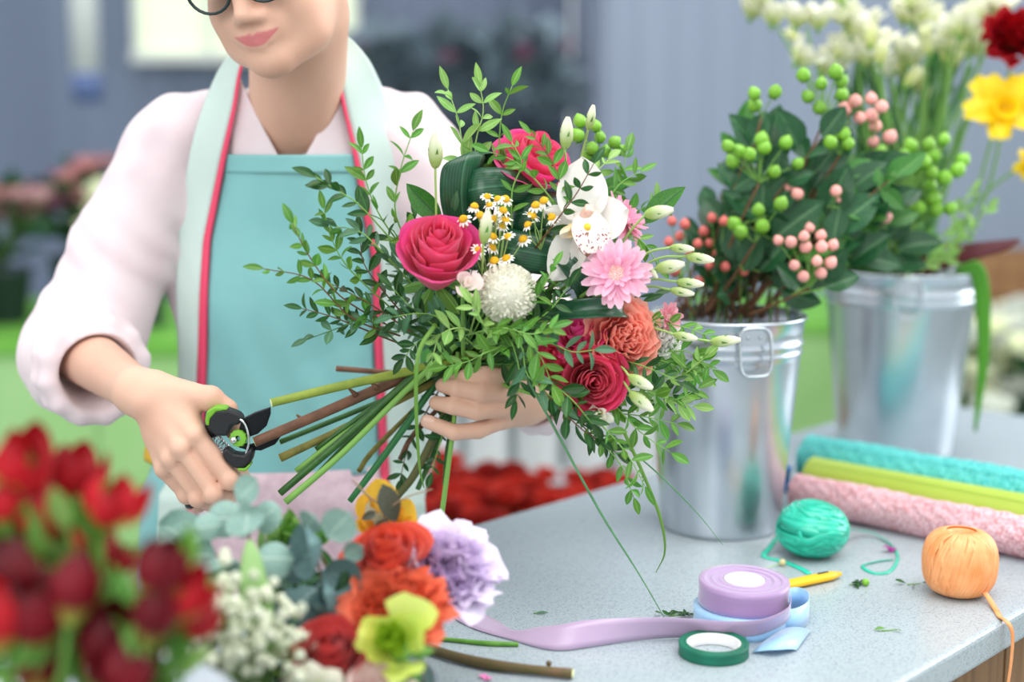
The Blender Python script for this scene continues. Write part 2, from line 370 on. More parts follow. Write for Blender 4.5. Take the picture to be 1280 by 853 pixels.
# head frame: hx to the picture's right, hf towards the face, hu up
yaw, pit, roll = math.radians(14), math.radians(20), math.radians(-11)
hf = V((-math.sin(yaw)*math.cos(pit), -math.cos(yaw)*math.cos(pit), -math.sin(pit))).normalized()
up0 = V((math.sin(roll), 0, math.cos(roll))); hu = (up0-hf*up0.dot(hf)).normalized(); hx = (hu.cross(hf)*-1).normalized()
if hx.x < 0: hx = -hx
mouth = P(324, 47, 1.635)
HO = mouth-(hf*.093+hu*-.062)
def H(x, f, u): return HO+hx*x+hf*f+hu*u
RH = [[hx[i], hf[i], hu[i]] for i in range(3)]
print('HEAD chin', pix(H(0, .085, -.108)), 'nose', pix(H(0, .118, -.028)), 'eyeL', pix(H(.032, .085, .012)), 'eyeR', pix(H(-.032, .085, .012)), 'ear', pix(H(.074, -.005, -.01)))
def build_body():
    s = SDF((-.78, 1.47, .86), (.16, 2.03, 1.80), .0023)
    E = lambda x, f, u, r, k=.012, mode='add': s.ell(H(x, f, u), r, RH, k, mode)
    E(0, -.012, .035, (.074, .094, .088)); E(0, .025, -.03, (.059, .067, .068), .03)
    for q in (-1, 1):
        s.chain([H(q*.050, .005, -.042), H(q*.038, .045, -.074), H(q*.011, .078, -.090)], [.020, .017, .014], .038)
        E(q*.036, .058, -.032, (.026, .026, .026), .03)                 # cheek
        E(q*.031, .088, .012, (.017, .012, .011), .012, 'sub')          # socket
        E(q*.031, .074, .010, (.0145, .0145, .0125), .004)              # closed lid over the eye
        s.chain([H(q*.014, .091, .03), H(q*.034, .088, .037), H(q*.05, .074, .032)], [.004, .0045, .003], .014)   # brow ridge
        E(q*.0115, .100, -.036, (.0075, .009, .0068), .006)             # nostril wing
        E(q*.006, .104, -.0425, (.0034, .005, .003), .002, 'sub')
        s.chain([H(q*.004, .0995, -.0565), H(q*.013, .096, -.0570), H(q*.0285, .084, -.0535)], [.0034, .0034, .0018], .0035)     # upper lip
        s.chain([H(q*.0, .0975, -.0655), H(q*.011, .0955, -.0645), H(q*.0270, .084, -.0555)], [.0046, .0044, .0018], .0035)      # lower lip
        s.chain([H(0, .1035, -.0605), H(q*.013, .1005, -.0605), H(q*.0305, .087, -.0535)], [.0013, .0013, .0011], .0012, mode='sub')
        E(q*.0335, .085, -.0515, (.0035, .004, .004), .003, 'sub')
        E(q*.076, -.008, -.008, (.007, .016, .031), .004); E(q*.082, -.002, -.002, (.005, .009, .019), .003, 'sub')
    E(0, .083, -.092, (.016, .013, .013), .016)                          # chin
    E(0, .088, -.052, (.03, .012, .022), .015)                          # muzzle
    s.chain([H(0, .086, .018), H(0, .100, -.010), H(0, .113, -.030)], [.0075, .008, .0095], .012)
    # neck and collarbones
    n0 = H(.004, -.02, -.07); nb = P(370, 150, 1.845)
    s.cone(n0, nb, .058, .061, .02)
    for q, e in ((-1, (346, 178)), (1, (392, 176))): s.cone(H(q*.05, -.02, -.06), P(e[0], e[1]-2, 1.806), .011, .006, .02)
    ch = P(368, 260, 1.895)
    RC = [[1, 0, 0], [0, 1, 0], [0, 0, 1]]
    s.ell(P(368, 215, 1.895), (.14, .072, .10), None, .03); s.ell(P(366, 330, 1.90), (.13, .08, .15), None, .03); s.ell(P(362, 500, 1.9), (.125, .085, .15), None, .03)
    s.ell(P(362, 590, 1.9), (.145, .1, .12), None, .03)
    shR, shL = P(215, 178, 1.87), P(508, 178, 1.88)
    for e, x in ((shR, 352), (shL, 400)): s.cone(P(x, 186, 1.822), e, .012, .02, .02); s.cone(P(370, 172, 1.88), e, .045, .040, .03)
    # his arms: upper arm, forearm, wrist, hand
    elR, wrR = P(88, 432, 1.80), P(172, 490, 1.575)
    s.chain([shR, P(150, 310, 1.85), elR], [.042, .040, .038], .02); s.chain([elR, wrR], [.040, .0245], .02)
    elL, wrL = P(682, 420, 1.85), P(668, 497, 1.655)
    s.chain([shL, elL], [.046, .038], .02); s.chain([elL, wrL], [.038, .025], .02)
    # right hand (picture left), back of the hand to the camera, closed round the handles
    q = lambda a, b, c: P(a, b, c)
    wr2 = q(188, 500, 1.56)
    s.cone(wrR, wr2, .0265, .027, .012)
    mcp = [q(244, 545, 1.532), q(227, 561, 1.527), q(215, 574, 1.533), q(207, 586, 1.545)]
    for i, m in enumerate(mcp): s.cone(q(186+2*i, 488+8*i, 1.562), m, .0185, .0122, .008); s.cone(q(192+2*i, 494+8*i, 1.545), m+V((0, -.0085, .001)), .0022, .0035, .005)
    s.cone(q(196, 487, 1.565), q(262, 499, 1.548), .019, .0135, .014); s.cone(q(225, 505, 1.56), q(240, 540, 1.545), .018, .014, .012)
    s.cone(q(205, 540, 1.565), q(225, 556, 1.56), .022, .016, .012)
    s.chain([q(264, 497, 1.548), q(284, 512, 1.552), q(292, 540, 1.566)], [.0125, .0105, .0095], .006)          # thumb
    fing = [([mcp[0], q(288, 600, 1.528), q(304, 603, 1.550), q(298, 582, 1.568)], [.0128, .0108, .0095, .0085]),
            ([mcp[1], q(266, 617, 1.525), q(286, 622, 1.548), q(288, 600, 1.570)], [.0128, .0108, .0093, .0083]),
            ([mcp[2], q(248, 622, 1.533), q(266, 632, 1.556), q(270, 612, 1.576)], [.0124, .0102, .009, .008]),
            ([mcp[3], q(234, 618, 1.548), q(248, 632, 1.568), q(254, 616, 1.584)], [.0115, .0092, .0082, .0075])]
    for p, r in fing:
        s.chain(p, r, .0028); s.ell(p[1]+V((0, -.003, 0)), (.0112, .0105, .0112), None, .003)
    for m in mcp: s.ell(m+V((0, -.0075, .002)), (.0090, .0080, .0090), None, .006)
    for i in range(3): s.cone((mcp[i]+mcp[i+1])/2+V((.006, -.010, -.008)), (fing[i][0][1]+fing[i+1][0][1])/2+V((0, -.009, 0)), .0022, .0026, .004, 'sub')
    # left hand (picture right), fingers closed round the stems, thumb behind them
    s.cone(wrL, q(655, 502, 1.63), .0255, .026, .012)
    mL = [q(640, 474, 1.604), q(642, 491, 1.596), q(638, 508, 1.598), q(628, 524, 1.607)]
    for i, m in enumerate(mL): s.cone(q(660, 492+6*i, 1.64), m, .018, .0128, .012)
    fl = [([mL[0], q(606, 470, 1.575), q(584, 472, 1.578), q(568, 474, 1.592)], [.0125, .0108, .0095, .0085]),
          ([mL[1], q(600, 491, 1.566), q(572, 486, 1.568), q(553, 482, 1.584)], [.0125, .011, .0098, .0086]),
          ([mL[2], q(596, 514, 1.568), q(566, 508, 1.566), q(545, 504, 1.580)], [.0122, .0105, .0095, .0084]),
          ([mL[3], q(598, 538, 1.580), q(568, 541, 1.568), q(534, 527, 1.574)], [.0115, .0098, .009, .0082])]
    for p, r in fl: s.chain(p, r, .003)
    s.chain([q(652, 486, 1.64), q(630, 466, 1.652), q(602, 452, 1.656), q(578, 446, 1.648)], [.017, .0125, .0108, .009], .006)
    vs, fs = s.nets()
    # lips and brows by where they lie on the face
    P_ = vs[fs].mean(1)-np.array(HO); lx, lf, lu = P_@np.array(hx), P_@np.array(hf), P_@np.array(hu)
    ax_ = np.abs(lx); mid = np.zeros(len(fs), int)
    top = -.0545+.001*np.cos(ax_*500)-ax_*.03; bot = -.0728+ax_**1.5*4.2
    b0 = .036+.006*np.sin(np.clip((ax_-.012)/.04, 0, 1)*math.pi); o = np_mesh('body', vs, fs, [M_skin], person, None, 1)
    Q = vs-np.array(HO); lx, lf, lu = Q@np.array(hx), Q@np.array(hf), Q@np.array(hu); ax_ = np.abs(lx); e = lambda d: np.clip(.5+d/.0016, 0, 1)
    top = -.0545+.0012*np.exp(-((ax_-.005)/.004)**2)-.0010*np.exp(-(ax_/.003)**2)-.02*np.maximum(ax_-.008, 0); bot = -.0690+.0140*np.clip(ax_/.0285, 0, 1)**2.0
    lip = e(top-lu)*e(lu-bot)*e(.0285-ax_)*(lf > .07)
    brow = e(.0034-np.abs(lu-(.036+.006*np.sin(np.clip((ax_-.012)/.04, 0, 1)*math.pi))))*e(ax_-.012)*e(.052-ax_)*(lf > .06)
    for nm, arr in (('lip', lip), ('brow', brow)):
        at = o.data.attributes.new(nm, 'FLOAT', 'POINT'); at.data.foreach_set('value', arr.astype(np.float32))
    return shR, elR, wrR, shL, elL, wrL
shR, elR, wrR, shL, elL, wrL = build_body()
# nails on the tips that can be seen
M_nail = mat('fingernail', (232, 190, 172), .25, spec=.6)
def nail(p, d, n, s=1.0):
    me = grid(4, 5, lambda a, b: V(((a-.5)*.0105*(1-.35*(2*b-1)**4), (b-.5)*.013, -.0035*(2*a-1)**2+.0005))).mesh('fingernail', M_nail)
    inst('fingernail', me, person, frame(d, n, p, s))
nail(P(536, 525, 1.566), (-1, .1, .3), (-.2, -1, .35))
nail(P(549, 502, 1.5715), (-1, .5, .1), (-.3, -1, .3))
# ------------------------------------------------------------------ shirt
M_shirt = mat('shirt_linen', (238, 222, 226), .85, (232, 212, 217), 14, .4, .65, sheen=.3, bump=.25, bscale=900, transl=.05)
fwR = (wrR-elR).normalized(); fwL = (wrL-elL).normalized()
def torso(s, k=.04):
    s.ell(P(368, 232, 1.90), (.172, .095, .125), None, k); s.ell(P(360, 350, 1.90), (.158, .105, .18), None, k)
    s.ell(P(356, 510, 1.91), (.15, .1, .17), None, k); s.ell(P(352, 620, 1.91), (.17, .112, .15), None, k)
    s.cone(P(352, 168, 1.87), P(228, 176, 1.88), .056, .055, .04); s.cone(P(400, 168, 1.87), P(500, 176, 1.89), .056, .055, .04)
def build_shirt():
    s = SDF((-.80, 1.55, .82), (.22, 2.06, 1.60), .0035)
    torso(s)
    s.cone(P(222, 180, 1.87), P(196, 228, 1.86), .058, .062, .035); s.chain([P(196, 228, 1.86), P(156, 310, 1.85), P(112, 415, 1.815)], [.062, .068, .068], .014)
    s.chain([P(112, 415, 1.815), P(94, 452, 1.79), elR+fwR*.085+V((0, 0, -.008))], [.066, .062, .060], .03)
    cR = elR+fwR*.105+V((.0, 0, -.010))
    s.chain([P(498, 180, 1.89), P(590, 290, 1.88), elL+V((-.01, 0, 0))], [.060, .062, .055], .04)
    s.chain([elL, elL+fwL*.185], [.052, .044], .03)
    def fold(x, y, z):
        d = .0020*np.sin(52*x+20*z+6*np.sin(9*z+14*y))*np.sin(15*z-9*x+8*y+2)+.0018*np.sin(38*z-44*x+30*y+3*np.sin(26*x))*np.clip((z-1.0)*3, 0, 1)
        return d+.0015*np.sin(110*x+40*z+5*np.sin(20*z))
    s.disp(fold)
    # cuffs: a ring of rolled cloth round each opening, then hollow
    def ring(c, d, R, r, tilt=(0, 0, 0)):
        a = d.orthogonal().normalized(); b = d.cross(a); pts = []
        for i in range(13):
            t = 2*math.pi*i/12; pts.append(c+a*R*math.cos(t)+b*R*math.sin(t))
        s.chain(pts, [r]*13, .006)
    dR = (fwR+V((.0, 0, .10))).normalized(); ring(cR, dR, .058, .0115); ring(cR-fwR*.022, dR, .060, .012)
    s.cone(cR-fwR*.04, cR+fwR*.08, .036, .060, .006, 'sub')
    ring(elL+fwL*.188+V((.004, 0, -.006)), fwL, .040, .009); s.cone(elL+fwL*.15, elL+fwL*.27, .026, .040, .006, 'sub')
    # open neck
    s.cone(P(376, 30, 1.83), P(376, 118, 1.835), .066, .062, .008, 'sub')
    vt = P(367, 199, 1.80); hw = .064/(P(367, 108, 1.80).z-vt.z)
    X = s.lo[0]+s.h*np.arange(s.n[0])[:, None, None]; Yy = s.lo[1]+s.h*np.arange(s.n[1])[None, :, None]; Z = s.lo[2]+s.h*np.arange(s.n[2])[None, None, :]
    wedge = np.maximum(np.abs(X-vt.x-.05*(Z-vt.z))-hw*(Z-vt.z), Yy-1.862)*.8; wedge = np.maximum(wedge, vt.z-Z).astype(np.float32)
    s.F = np.maximum(s.F, -wedge)
    vs, fs = s.nets()
    np_mesh('shirt', vs, fs, [M_shirt], person, None, 2)
build_shirt()
# ------------------------------------------------------------------ trousers and shoes below the apron
def build_legs():
    s = SDF((-.65, 1.70, .06), (.02, 2.15, 1.02), .007)
    hp = P(352, 620, 1.91); s.ell((hp.x, hp.y, .90), (.165, .105, .13), None, .03)
    for q in (-1, 1):
        s.chain([(hp.x+q*.085, hp.y, .86), (hp.x+q*.095, hp.y-.01, .48), (hp.x+q*.10, hp.y+.02, .09)], [.092, .062, .048], .03)
    s.disp(lambda x, y, z: .003*np.sin(60*z+8*np.sin(20*x)))
    vs, fs = s.nets(); np_mesh('trousers', vs, fs, [mat('trousers_dark_grey', (72, 78, 92), .8, bump=.2, nscale=300)], person, None, 1)
    for q in (-1, 1):
        s = SDF((hp.x+q*.10-.08, hp.y-.25, -.01), (hp.x+q*.10+.08, hp.y+.12, .14), .006)
        c = (hp.x+q*.10, hp.y+.01, .045); s.cone(c, (c[0], c[1]-.15, .035), .042, .036, .01); s.cone(c, (c[0], c[1], .1), .042, .045, .01)
        s.half((0, 0, .002), (0, 0, -1)); vs, fs = s.nets(); np_mesh('shoe', vs, fs, [mat('shoe_white', (225, 225, 222), .5)], person, None, 1)
build_legs()
# ------------------------------------------------------------------ apron
TS = SDF((-.60, 1.70, .45), (.05, 2.03, 1.60), .006); torso(TS)
TS.cone(P(336, 120, 1.845), P(418, 112, 1.85), .05, .05, .03); TS.cone(P(370, 120, 1.845), P(368, 215, 1.850), .063, .062, .03)
_in = TS.F < 0; _has = _in.any(1); _fy = np.where(_has, np.argmax(_in, 1), 0).astype(float); _w = _has.astype(float)
for _ in range(6):                       # cloth does not follow small hollows
    for ax in (0, 1):
        a = _fy*_w; _n = a+np.roll(a, 1, ax)+np.roll(a, -1, ax)+np.roll(a, 2, ax)+np.roll(a, -2, ax); _d = _w+np.roll(_w, 1, ax)+np.roll(_w, -1, ax)+np.roll(_w, 2, ax)+np.roll(_w, -2, ax)
        _fy = np.where(_d > 0, _n/np.maximum(_d, 1e-9), _fy); _w = (_d > 0)*1.0
def front(x, z):                        # front surface of the clothed chest, hanging straight below the bust
    fx = float(np.clip((x-TS.lo[0])/TS.h, 2, TS.n[0]-4)); fz = float(np.clip((z-TS.lo[2])/TS.h, 2, TS.n[2]-4)); i, k = int(fx), int(fz); fx -= i; fz -= k
    y = TS.lo[1]+TS.h*float(_fy[i, k]*(1-fx)*(1-fz)+_fy[i+1, k]*fx*(1-fz)+_fy[i, k+1]*(1-fx)*fz+_fy[i+1, k+1]*fx*fz)
    if z < 1.36:
        kk = int(round((1.28-TS.lo[2])/TS.h)); b = TS.lo[1]+TS.h*float(_fy[i, kk]*(1-fx)+_fy[i+1, kk]*fx); y = min(y, b+.010) if b < 1.87 else y
        if z < .96: y = min(y, 1.80)
    return y
def bnd(tab, z):                         # x of a boundary given as (px, py) pairs, at height z
    pts = [P(a, b, 1.80) for a, b in tab]
    if z >= pts[0].z: return pts[0].x+(pts[0].x-pts[1].x)/(pts[0].z-pts[1].z)*(z-pts[0].z)
    for p, q in zip(pts, pts[1:]):
        if q.z <= z <= p.z: return q.x+(p.x-q.x)*(z-q.z)/(p.z-q.z)
    return pts[-1].x
L_out = [(296, 54), (284, 68), (266, 92), (260, 104), (252, 120), (234, 200), (214, 300), (212, 400), (212, 480), (203, 600), (200, 690), (195, 853)]
L_in = [(309, 54), (303, 66), (297, 100), (293, 130), (276, 200), (254, 300), (247, 400), (241, 480), (237, 600), (235, 690), (232, 853)]
L_pp = [(312, 54), (306, 66), (301, 100), (298, 130), (283, 200), (263, 300), (258, 400), (254, 480), (249, 600), (247, 690), (245, 853)]
R_in = [(410, 38), (417, 52), (426, 100), (434, 140), (446, 190), (458, 250), (472, 330), (474, 430), (480, 560), (487, 680), (495, 853)]
R_pp = [(407, 38), (414, 52), (422, 100), (430, 140), (441, 190), (450, 250), (464, 330), (465, 430), (471, 560), (478, 680), (485, 853)]
R_out = [(424, 38), (444, 54), (462, 78), (484, 130), (500, 190), (506, 250), (512, 330), (516, 430), (527, 560), (537, 680), (545, 853)]
def cloth(name, m, A, B, zt, zb, off, nu=10, nv=60, wav=.0, top=None, parent=person, th=.0014):
    def fn(u_, v_):
        z = zt+(zb-zt)*v_; xa, xb = bnd(A, z), bnd(B, z); x = xa+(xb-xa)*u_
        w_ = wav*(math.sin(95*x+9*math.sin(6*z)+2)*.6+math.sin(41*x+7*z))*(.4+.6*v_)
        if top: z += top*math.sin(u_*math.pi)
        return V((x, front(x, z)-off+w_, z))
    o = grid(nu, nv, fn).obj(name, m, parent); sd = o.modifiers.new('thickness', 'SOLIDIFY'); sd.thickness = th; return o
Zp = lambda py: P(350, py, 1.80).z
M_teal = mat('apron_teal_linen', (138, 198, 198), .8, (124, 186, 188), 7, .35, .7, sheen=.2, weave=420, bump=.3)
M_mint = mat('apron_mint_linen', (206, 226, 219), .8, (196, 218, 210), 8, .4, .7, sheen=.2, weave=420, bump=.25)
M_pink = mat('apron_pink_piping', (232, 72, 108), .6)
M_pinkl = mat('apron_pink_linen', (226, 200, 210), .85, (212, 184, 196), 60, .4, .6, weave=300, bump=.3)
cloth('apron_bib', M_teal, L_pp, R_pp, Zp(194), Zp(598), .012, 34, 60, .0028)
cloth('bib_hem', M_teal, L_pp, R_pp, Zp(193), Zp(216), .0145, 40, 6, .0022)
cloth('apron_skirt', M_pinkl, L_pp, R_pp, Zp(590), .50, .014, 30, 30, .003)
cloth('apron_side', M_mint, L_out, L_in, Zp(54), .50, .016, 8, 90, .0012)
cloth('apron_side', M_mint, R_in, R_out, Zp(38), .50, .016, 8, 90, .0012)
cloth('piping', M_pink, L_in, L_pp, Zp(66), .50, .0175, 2, 90, .0012)
cloth('piping', M_pink, R_pp, R_in, Zp(60), .50, .0175, 2, 90, .0012)
# flat shirt collar on both sides of the open neck
V_l = [(296, 92), (326, 148), (352, 197), (354, 206)]; V_r = [(430, 104), (406, 152), (382, 197), (380, 206)]
cloth('collar', M_shirt, [(288, 92), (288, 206)], V_l, Zp(92), Zp(206), .0065, 10, 20, .0006, th=.002)
cloth('collar', M_shirt, V_r, [(450, 104), (450, 206)], Zp(104), Zp(206), .0065, 10, 20, .0006, th=.002)
# neck band behind the neck
g = G(); ps = [P(290, 66, front(P(290, 66, 1.8).x, Zp(66))-.01), P(305, 40, 1.88), P(368, 48, 1.925), P(420, 30, 1.89), P(428, 52, front(P(428, 52, 1.8).x, Zp(52))-.01)]
tube(g, ps, [(.020, .0015)]*5, 8, 6, flat=(0, -.5, 1)); g.obj('neck_band', M_mint, person)
# teal wrap of the apron at her side and its yellow tab
def side(u_, v_):
    z = Zp(560)+(.50-Zp(560))*v_; a = .12+u_*1.0; hp = P(352, 620, 1.91)
    return V((bnd(L_out, z)-.046*u_+.004, front(bnd(L_out, z), z)+.006+.05*u_*u_, z))
o = grid(8, 20, side).obj('apron_wrap', M_teal, person); o.modifiers.new('thickness', 'SOLIDIFY').thickness = .0014
g = G(); tube(g, [P(182, 566, 1.80), P(200, 575, 1.785)], [(.012, .003)]*2, 6, 2, flat=(0, 0, 1)); g.obj('waist_tab', mat('tab_yellow', (240, 190, 60), .6), person)
# ------------------------------------------------------------------ hair
M_hair = mat('hair_brown', (112, 84, 64), .5, (84, 60, 46), 60, stretch=(1, 1, .15), bump=.5)
def build_hair():
    s = SDF(HO-V((.16, .16, .14)), HO+V((.16, .22, .2)), .004)
    s.ell(H(0, -.022, .045), (.083, .098, .09), RH, .01)
    s.ell(H(0, .06, -.02), (.085, .085, .088), RH, .012, 'sub')
    s.ell(H(0, -.118, .05), (.04, .036, .04), RH, .02)
    s.ell(H(.0, -.02, -.09), (.09, .075, .07), RH, .01, 'sub')
    s.disp(lambda x, y, z: .0016*np.sin(260*x+60*y+4*np.sin(40*z)))
    vs, fs = s.nets(); np_mesh('hair', vs, fs, [M_hair], person, None, 1)
build_hair()
# ------------------------------------------------------------------ glasses
M_frame = mat('glasses_frame_dark', (24, 44, 44), .3, spec=.6)
M_lens = mat('clear_lens', (250, 252, 252), .02, trans=1, ior=1.1, spec=.2)
gl = thing('eyeglasses', H(0, .11, .0), 'round glasses with a thin dark frame on her bowed face', 'glasses')
for q in (-1, 1):
    c = lambda t, q=q: H(q*.0335+.0265*math.cos(t), .108-.10*abs(q*.0335+.0265*math.cos(t))**1.0*.25, .002+.0245*math.sin(t))
    g = G(); tube(g, [c(2*math.pi*i/24) for i in range(25)], .0019, 6, 0); g.obj('frame_rim', M_frame, gl)
    g = G(); n = 24; vs = [c(2*math.pi*i/n)+hf*d for d in (-.0006, .0006) for i in range(n)]
    g.add(vs, [tuple(range(n)), tuple(reversed(range(n, 2*n)))]+[(i, n+i, n+(i+1) % n, (i+1) % n) for i in range(n)]); g.obj('lens', M_lens, gl, False)
    g = G(); tube(g, [H(q*.060, .104, .008), H(q*.076, .09, .010), H(q*.081, .02, .008), H(q*.079, -.02, -.004)], .0017, 6, 4); g.obj('temple', M_frame, gl)
g = G(); tube(g, [H(-.009, .107, .008), H(0, .111, .012), H(.009, .107, .008)], .0019, 6, 4); g.obj('bridge', M_frame, gl)
# ================================================================== things on the counter
U3 = V((u.x, u.y, 0)); N3 = V((nrm.x, nrm.y, 0))
M_zinc = mat('galvanised_zinc', (205, 212, 220), .27, (188, 197, 206), 14, .35, .7, metal=.92)
M_zincd = mat('zinc_handle', (190, 198, 205), .25, metal=1)
def zinc_bucket(base, h, rb, rt, label, ang, group=None):
    t = thing('zinc_bucket', base, label, 'bucket', group)
    def rr(z): return rb+(rt-rb)*z/h
    o = [(1e-4, .003), (rb-.006, .003), (rb, 0), (rb+.001, .004)]
    for z in np.linspace(.01, h-.055, 6): o.append((rr(z), z))
    for z0 in (h-.050, h-.038):
        o += [(rr(z0), z0), (rr(z0)+.0022, z0+.003), (rr(z0)+.0022, z0+.006), (rr(z0), z0+.009)]
    o += [(rr(h-.02), h-.02), (rr(h)-.0005, h-.004), (rr(h)+.0025, h-.003), (rr(h)+.003, h), (rr(h), h+.002), (rr(h)-.002, h)]
    for z in (h-.02, .15*h, .008): o.append((rr(z)-.002, z))
    o.append((1e-4, .007))
    g = G(); lathe(g, o, 64); inst('bucket_body', g.mesh('bucket_body', M_zinc), t, TR(base))
    for a in (ang, ang+math.pi):
        d = V((math.cos(a), math.sin(a), 0)); s = V((-d.y, d.x, 0)); zc = h-.03; w_, hh = .021, .030
        c = V(base)+d*(rr(zc)+.006)+V((0, 0, zc)); pts = []
        for k in range(25):
            q = 2*math.pi*k/24; e = 4; cx_ = math.copysign(abs(math.cos(q))**(2/e), math.cos(q)); cy_ = math.copysign(abs(math.sin(q))**(2/e), math.sin(q))
            pts.append(c+s*w_*cx_+V((0, 0, hh*cy_-.004))+d*(.004-.004*cy_))
        g = G(); tube(g, pts, .0022, 8, 0, False); g.obj('side_handle', M_zincd, t)
        g = G(); pl = [c+s*x_*.016+V((0, 0, z_))-d*.005 for x_, z_ in ((-1, .004), (1, .004), (1, .020), (.6, .026), (-.6, .026), (-1, .020))]; prism(g, pl, d*.002)
        pt = g.obj('handle_plate', M_zincd, t, False)
        for x_ in (-.5, .5):
            g = G(); ball(g, .0026, 8, 6, TR(c+s*x_*.016+V((0, 0, .014))-d*.0025)); g.obj('rivet', M_zincd, pt)
    return t
B1 = T(900, 656); zinc_bucket(B1, .285, .078, .104, 'zinc florist bucket beside the bouquet, in front, holding berries and leaves', math.radians(-78))
B2 = T(1118, 562); zinc_bucket(B2, .300, .092, .122, 'larger zinc bucket farther back behind the turquoise mesh roll', math.radians(-100))
# ---- rolls of wrapping
def mesh_roll(c0, L, r, m, label, kind='mesh', core=True):
    d = N3; base = c0+V((0, 0, r)); t = thing('mesh_roll' if kind == 'mesh' else 'paper_roll', c0, label, 'roll')
    M = Matrix((U3, V((0, 0, 1)), d)).transposed().to_4x4(); M.translation = base
    g = G(); n = 48; nl = int(L/.006) if kind == 'mesh' else 30
    def sh(u_, v_):
        a = 2*math.pi*u_; z = L*v_
        q = r+(.0012*math.sin(a*9+z*300)*math.sin(z*520+a*2)+.0010*math.sin(z*37+3*a) if kind == 'mesh' else .0006*math.sin(a*3+z*12))
        return V((q*math.cos(a), q*math.sin(a), z))
    grid(n, nl, sh, g, 0, M)
    for zz in (0, L):                      # wound layers at the ends
        pr = []
        k = int(r/.004)
        for i in range(k+1): pr += [(max(r-i*.004, 1e-4), (0 if i % 2 == 0 else .003) if zz == 0 else -(0 if i % 2 == 0 else .003))]
        lathe(g, [(a, zz+b) for a, b in pr], n, M)
    g.obj('roll_layers', m, t)
    if core:
        g = G(); lathe(g, [(.010, -.002), (.012, -.002), (.012, .02), (.010, .02), (.010, -.002)], 16, M); g.obj('card_tube', mat('card', (196, 170, 130), .8), t)
    g = G(); grid(3, 20, lambda a, b: V(((r+.0025)*math.cos(2.1+a*.05), (r+.0025)*math.sin(2.1+a*.05), L*b)), g, 0, M); g.obj('loose_edge', m, t)
    return t
M_teal_r = mat('teal_mesh', (112, 214, 208), .6, (60, 180, 180), 250, .30, .72, voronoi=True, bump=.5, transl=.1)
M_lime_r = mat('lime_paper', (170, 194, 78), .45, (162, 186, 70), 12)
M_pink_r = mat('pink_mesh', (246, 206, 216), .65, (214, 152, 158), 240, .30, .74, voronoi=True, bump=.6, transl=.1)
e0 = T(996, 637)
mesh_roll(e0, .62, .0255, M_pink_r, 'pale pink open mesh roll, nearest of the three rolls')
e1 = e0+U3*.059-N3*.012; mesh_roll(e1, .66, .0315, M_lime_r, 'smooth lime green paper roll between the pink and turquoise rolls', 'paper')
e2 = e1+U3*.073-N3*.05; mesh_roll(e2, .70, .038, M_teal_r, 'thick turquoise open mesh roll, farthest of the three rolls')
# ---- balls of raffia
def raffia_ball(c, rx, rz, m, label, cat, n, barrel=False, name='raffia_ball', wst=.0042):
    t = thing(name, c, label, cat); cc = V(c)+V((0, 0, rz*.97))
    rr = random.Random(int(c.x*1e4))
    g = G()
    if barrel:
        pr = [(.010, rz*.62), (.012, rz*.9), (rx*.55, rz*.93), (rx*.86, rz*.72), (rx*.97, rz*.25), (rx*.97, -rz*.25), (rx*.86, -rz*.75), (rx*.5, -rz*.95), (1e-4, -rz*.95)]
        pr.insert(0, (1e-4, rz*.2)); pr.insert(1, (.009, rz*.2))
        lathe(g, pr, 32, TR(cc))
    else: ball(g, 1, 24, 16, TR(cc) @ Matrix.Diagonal((rx*.94, rx*.94, rz*.94, 1)))
    g.obj('wound_core', m, t)
    for i in range(n):
        g = G(); pts = []
        if barrel:
            a0 = i*2*math.pi/n*1.0+rr.uniform(-.05, .05); tw = rr.uniform(.35, .6)*(1 if i % 5 else -1)
            for k in range(9):
                s_ = k/8; q = -1.25+2.62*s_; a = a0+tw*(s_-.5)*1.6; ex = abs(math.cos(q))**.55 if abs(q) < 1.55 else .0
                R_ = rx*max(.30, ex); z = rz*math.copysign(abs(math.sin(q))**.8, q)*.985
                pts.append(cc+V((R_*math.cos(a), R_*math.sin(a), z)))
        else:
            ax = V((rr.gauss(.28, .16), rr.gauss(-.1, .16), 1)).normalized()
            if i < 18: ax = V((rr.gauss(0, .8), rr.gauss(0, .8), .6)).normalized()
            a_ = ax.orthogonal().normalized(); b_ = ax.cross(a_); off = rr.uniform(-.85, .9); ph = rr.uniform(0, 6.3); sp = rr.uniform(3.2, 5.6)
            for k in range(13):
                q = ph+sp*k/12; p = a_*math.cos(q)*math.sqrt(1-off*off)+b_*math.sin(q)*math.sqrt(1-off*off)+ax*(off+.06*math.sin(2*q)); p = p.normalized()*(1.0+rr.uniform(-.008, .03))
                pts.append(cc+V((p.x*rx, p.y*rx, max(p.z*rz, -rz*.93))))
        tube(g, pts, [(.0007, wst*.6), (.0019, wst), (.0007, wst*.6)], 6, 2, flat=(pts[0]-cc)); g.obj('strand', m, t)
    return t
M_tealraf = mat('teal_raffia', (40, 204, 174), .26, (24, 176, 148), 30, stretch=(1, 1, 3), spec=.7, var=.08, bump=.3)
M_orraf = mat('orange_raffia', (250, 176, 118), .45, (236, 150, 88), 40, spec=.5, var=.06, bump=.2)
cT = T(1014, 694); tb = raffia_ball(cT, .0430, .0345, M_tealraf, 'ball of glossy teal ribbon twine in front of the pink roll', 'twine', 64, wst=.0060)
def strip(name, pts, m, parent, wdt=.0022, th=.0007, lift=.0012, flat=(0, 0, 1)):
    g = G(); tube(g, [V(p)+V((0, 0, lift)) for p in pts], [(th, wdt)]*2, 6, 5, flat=flat); return g.obj(name, m, parent)
strip('strand_end', [T(975, 680)+V((0, 0, .012)), T(962, 690)+V((0, 0, .004)), T(955, 697), T(978, 703), T(1000, 712), T(1012, 719)], M_tealraf, tb, .0042, .001)
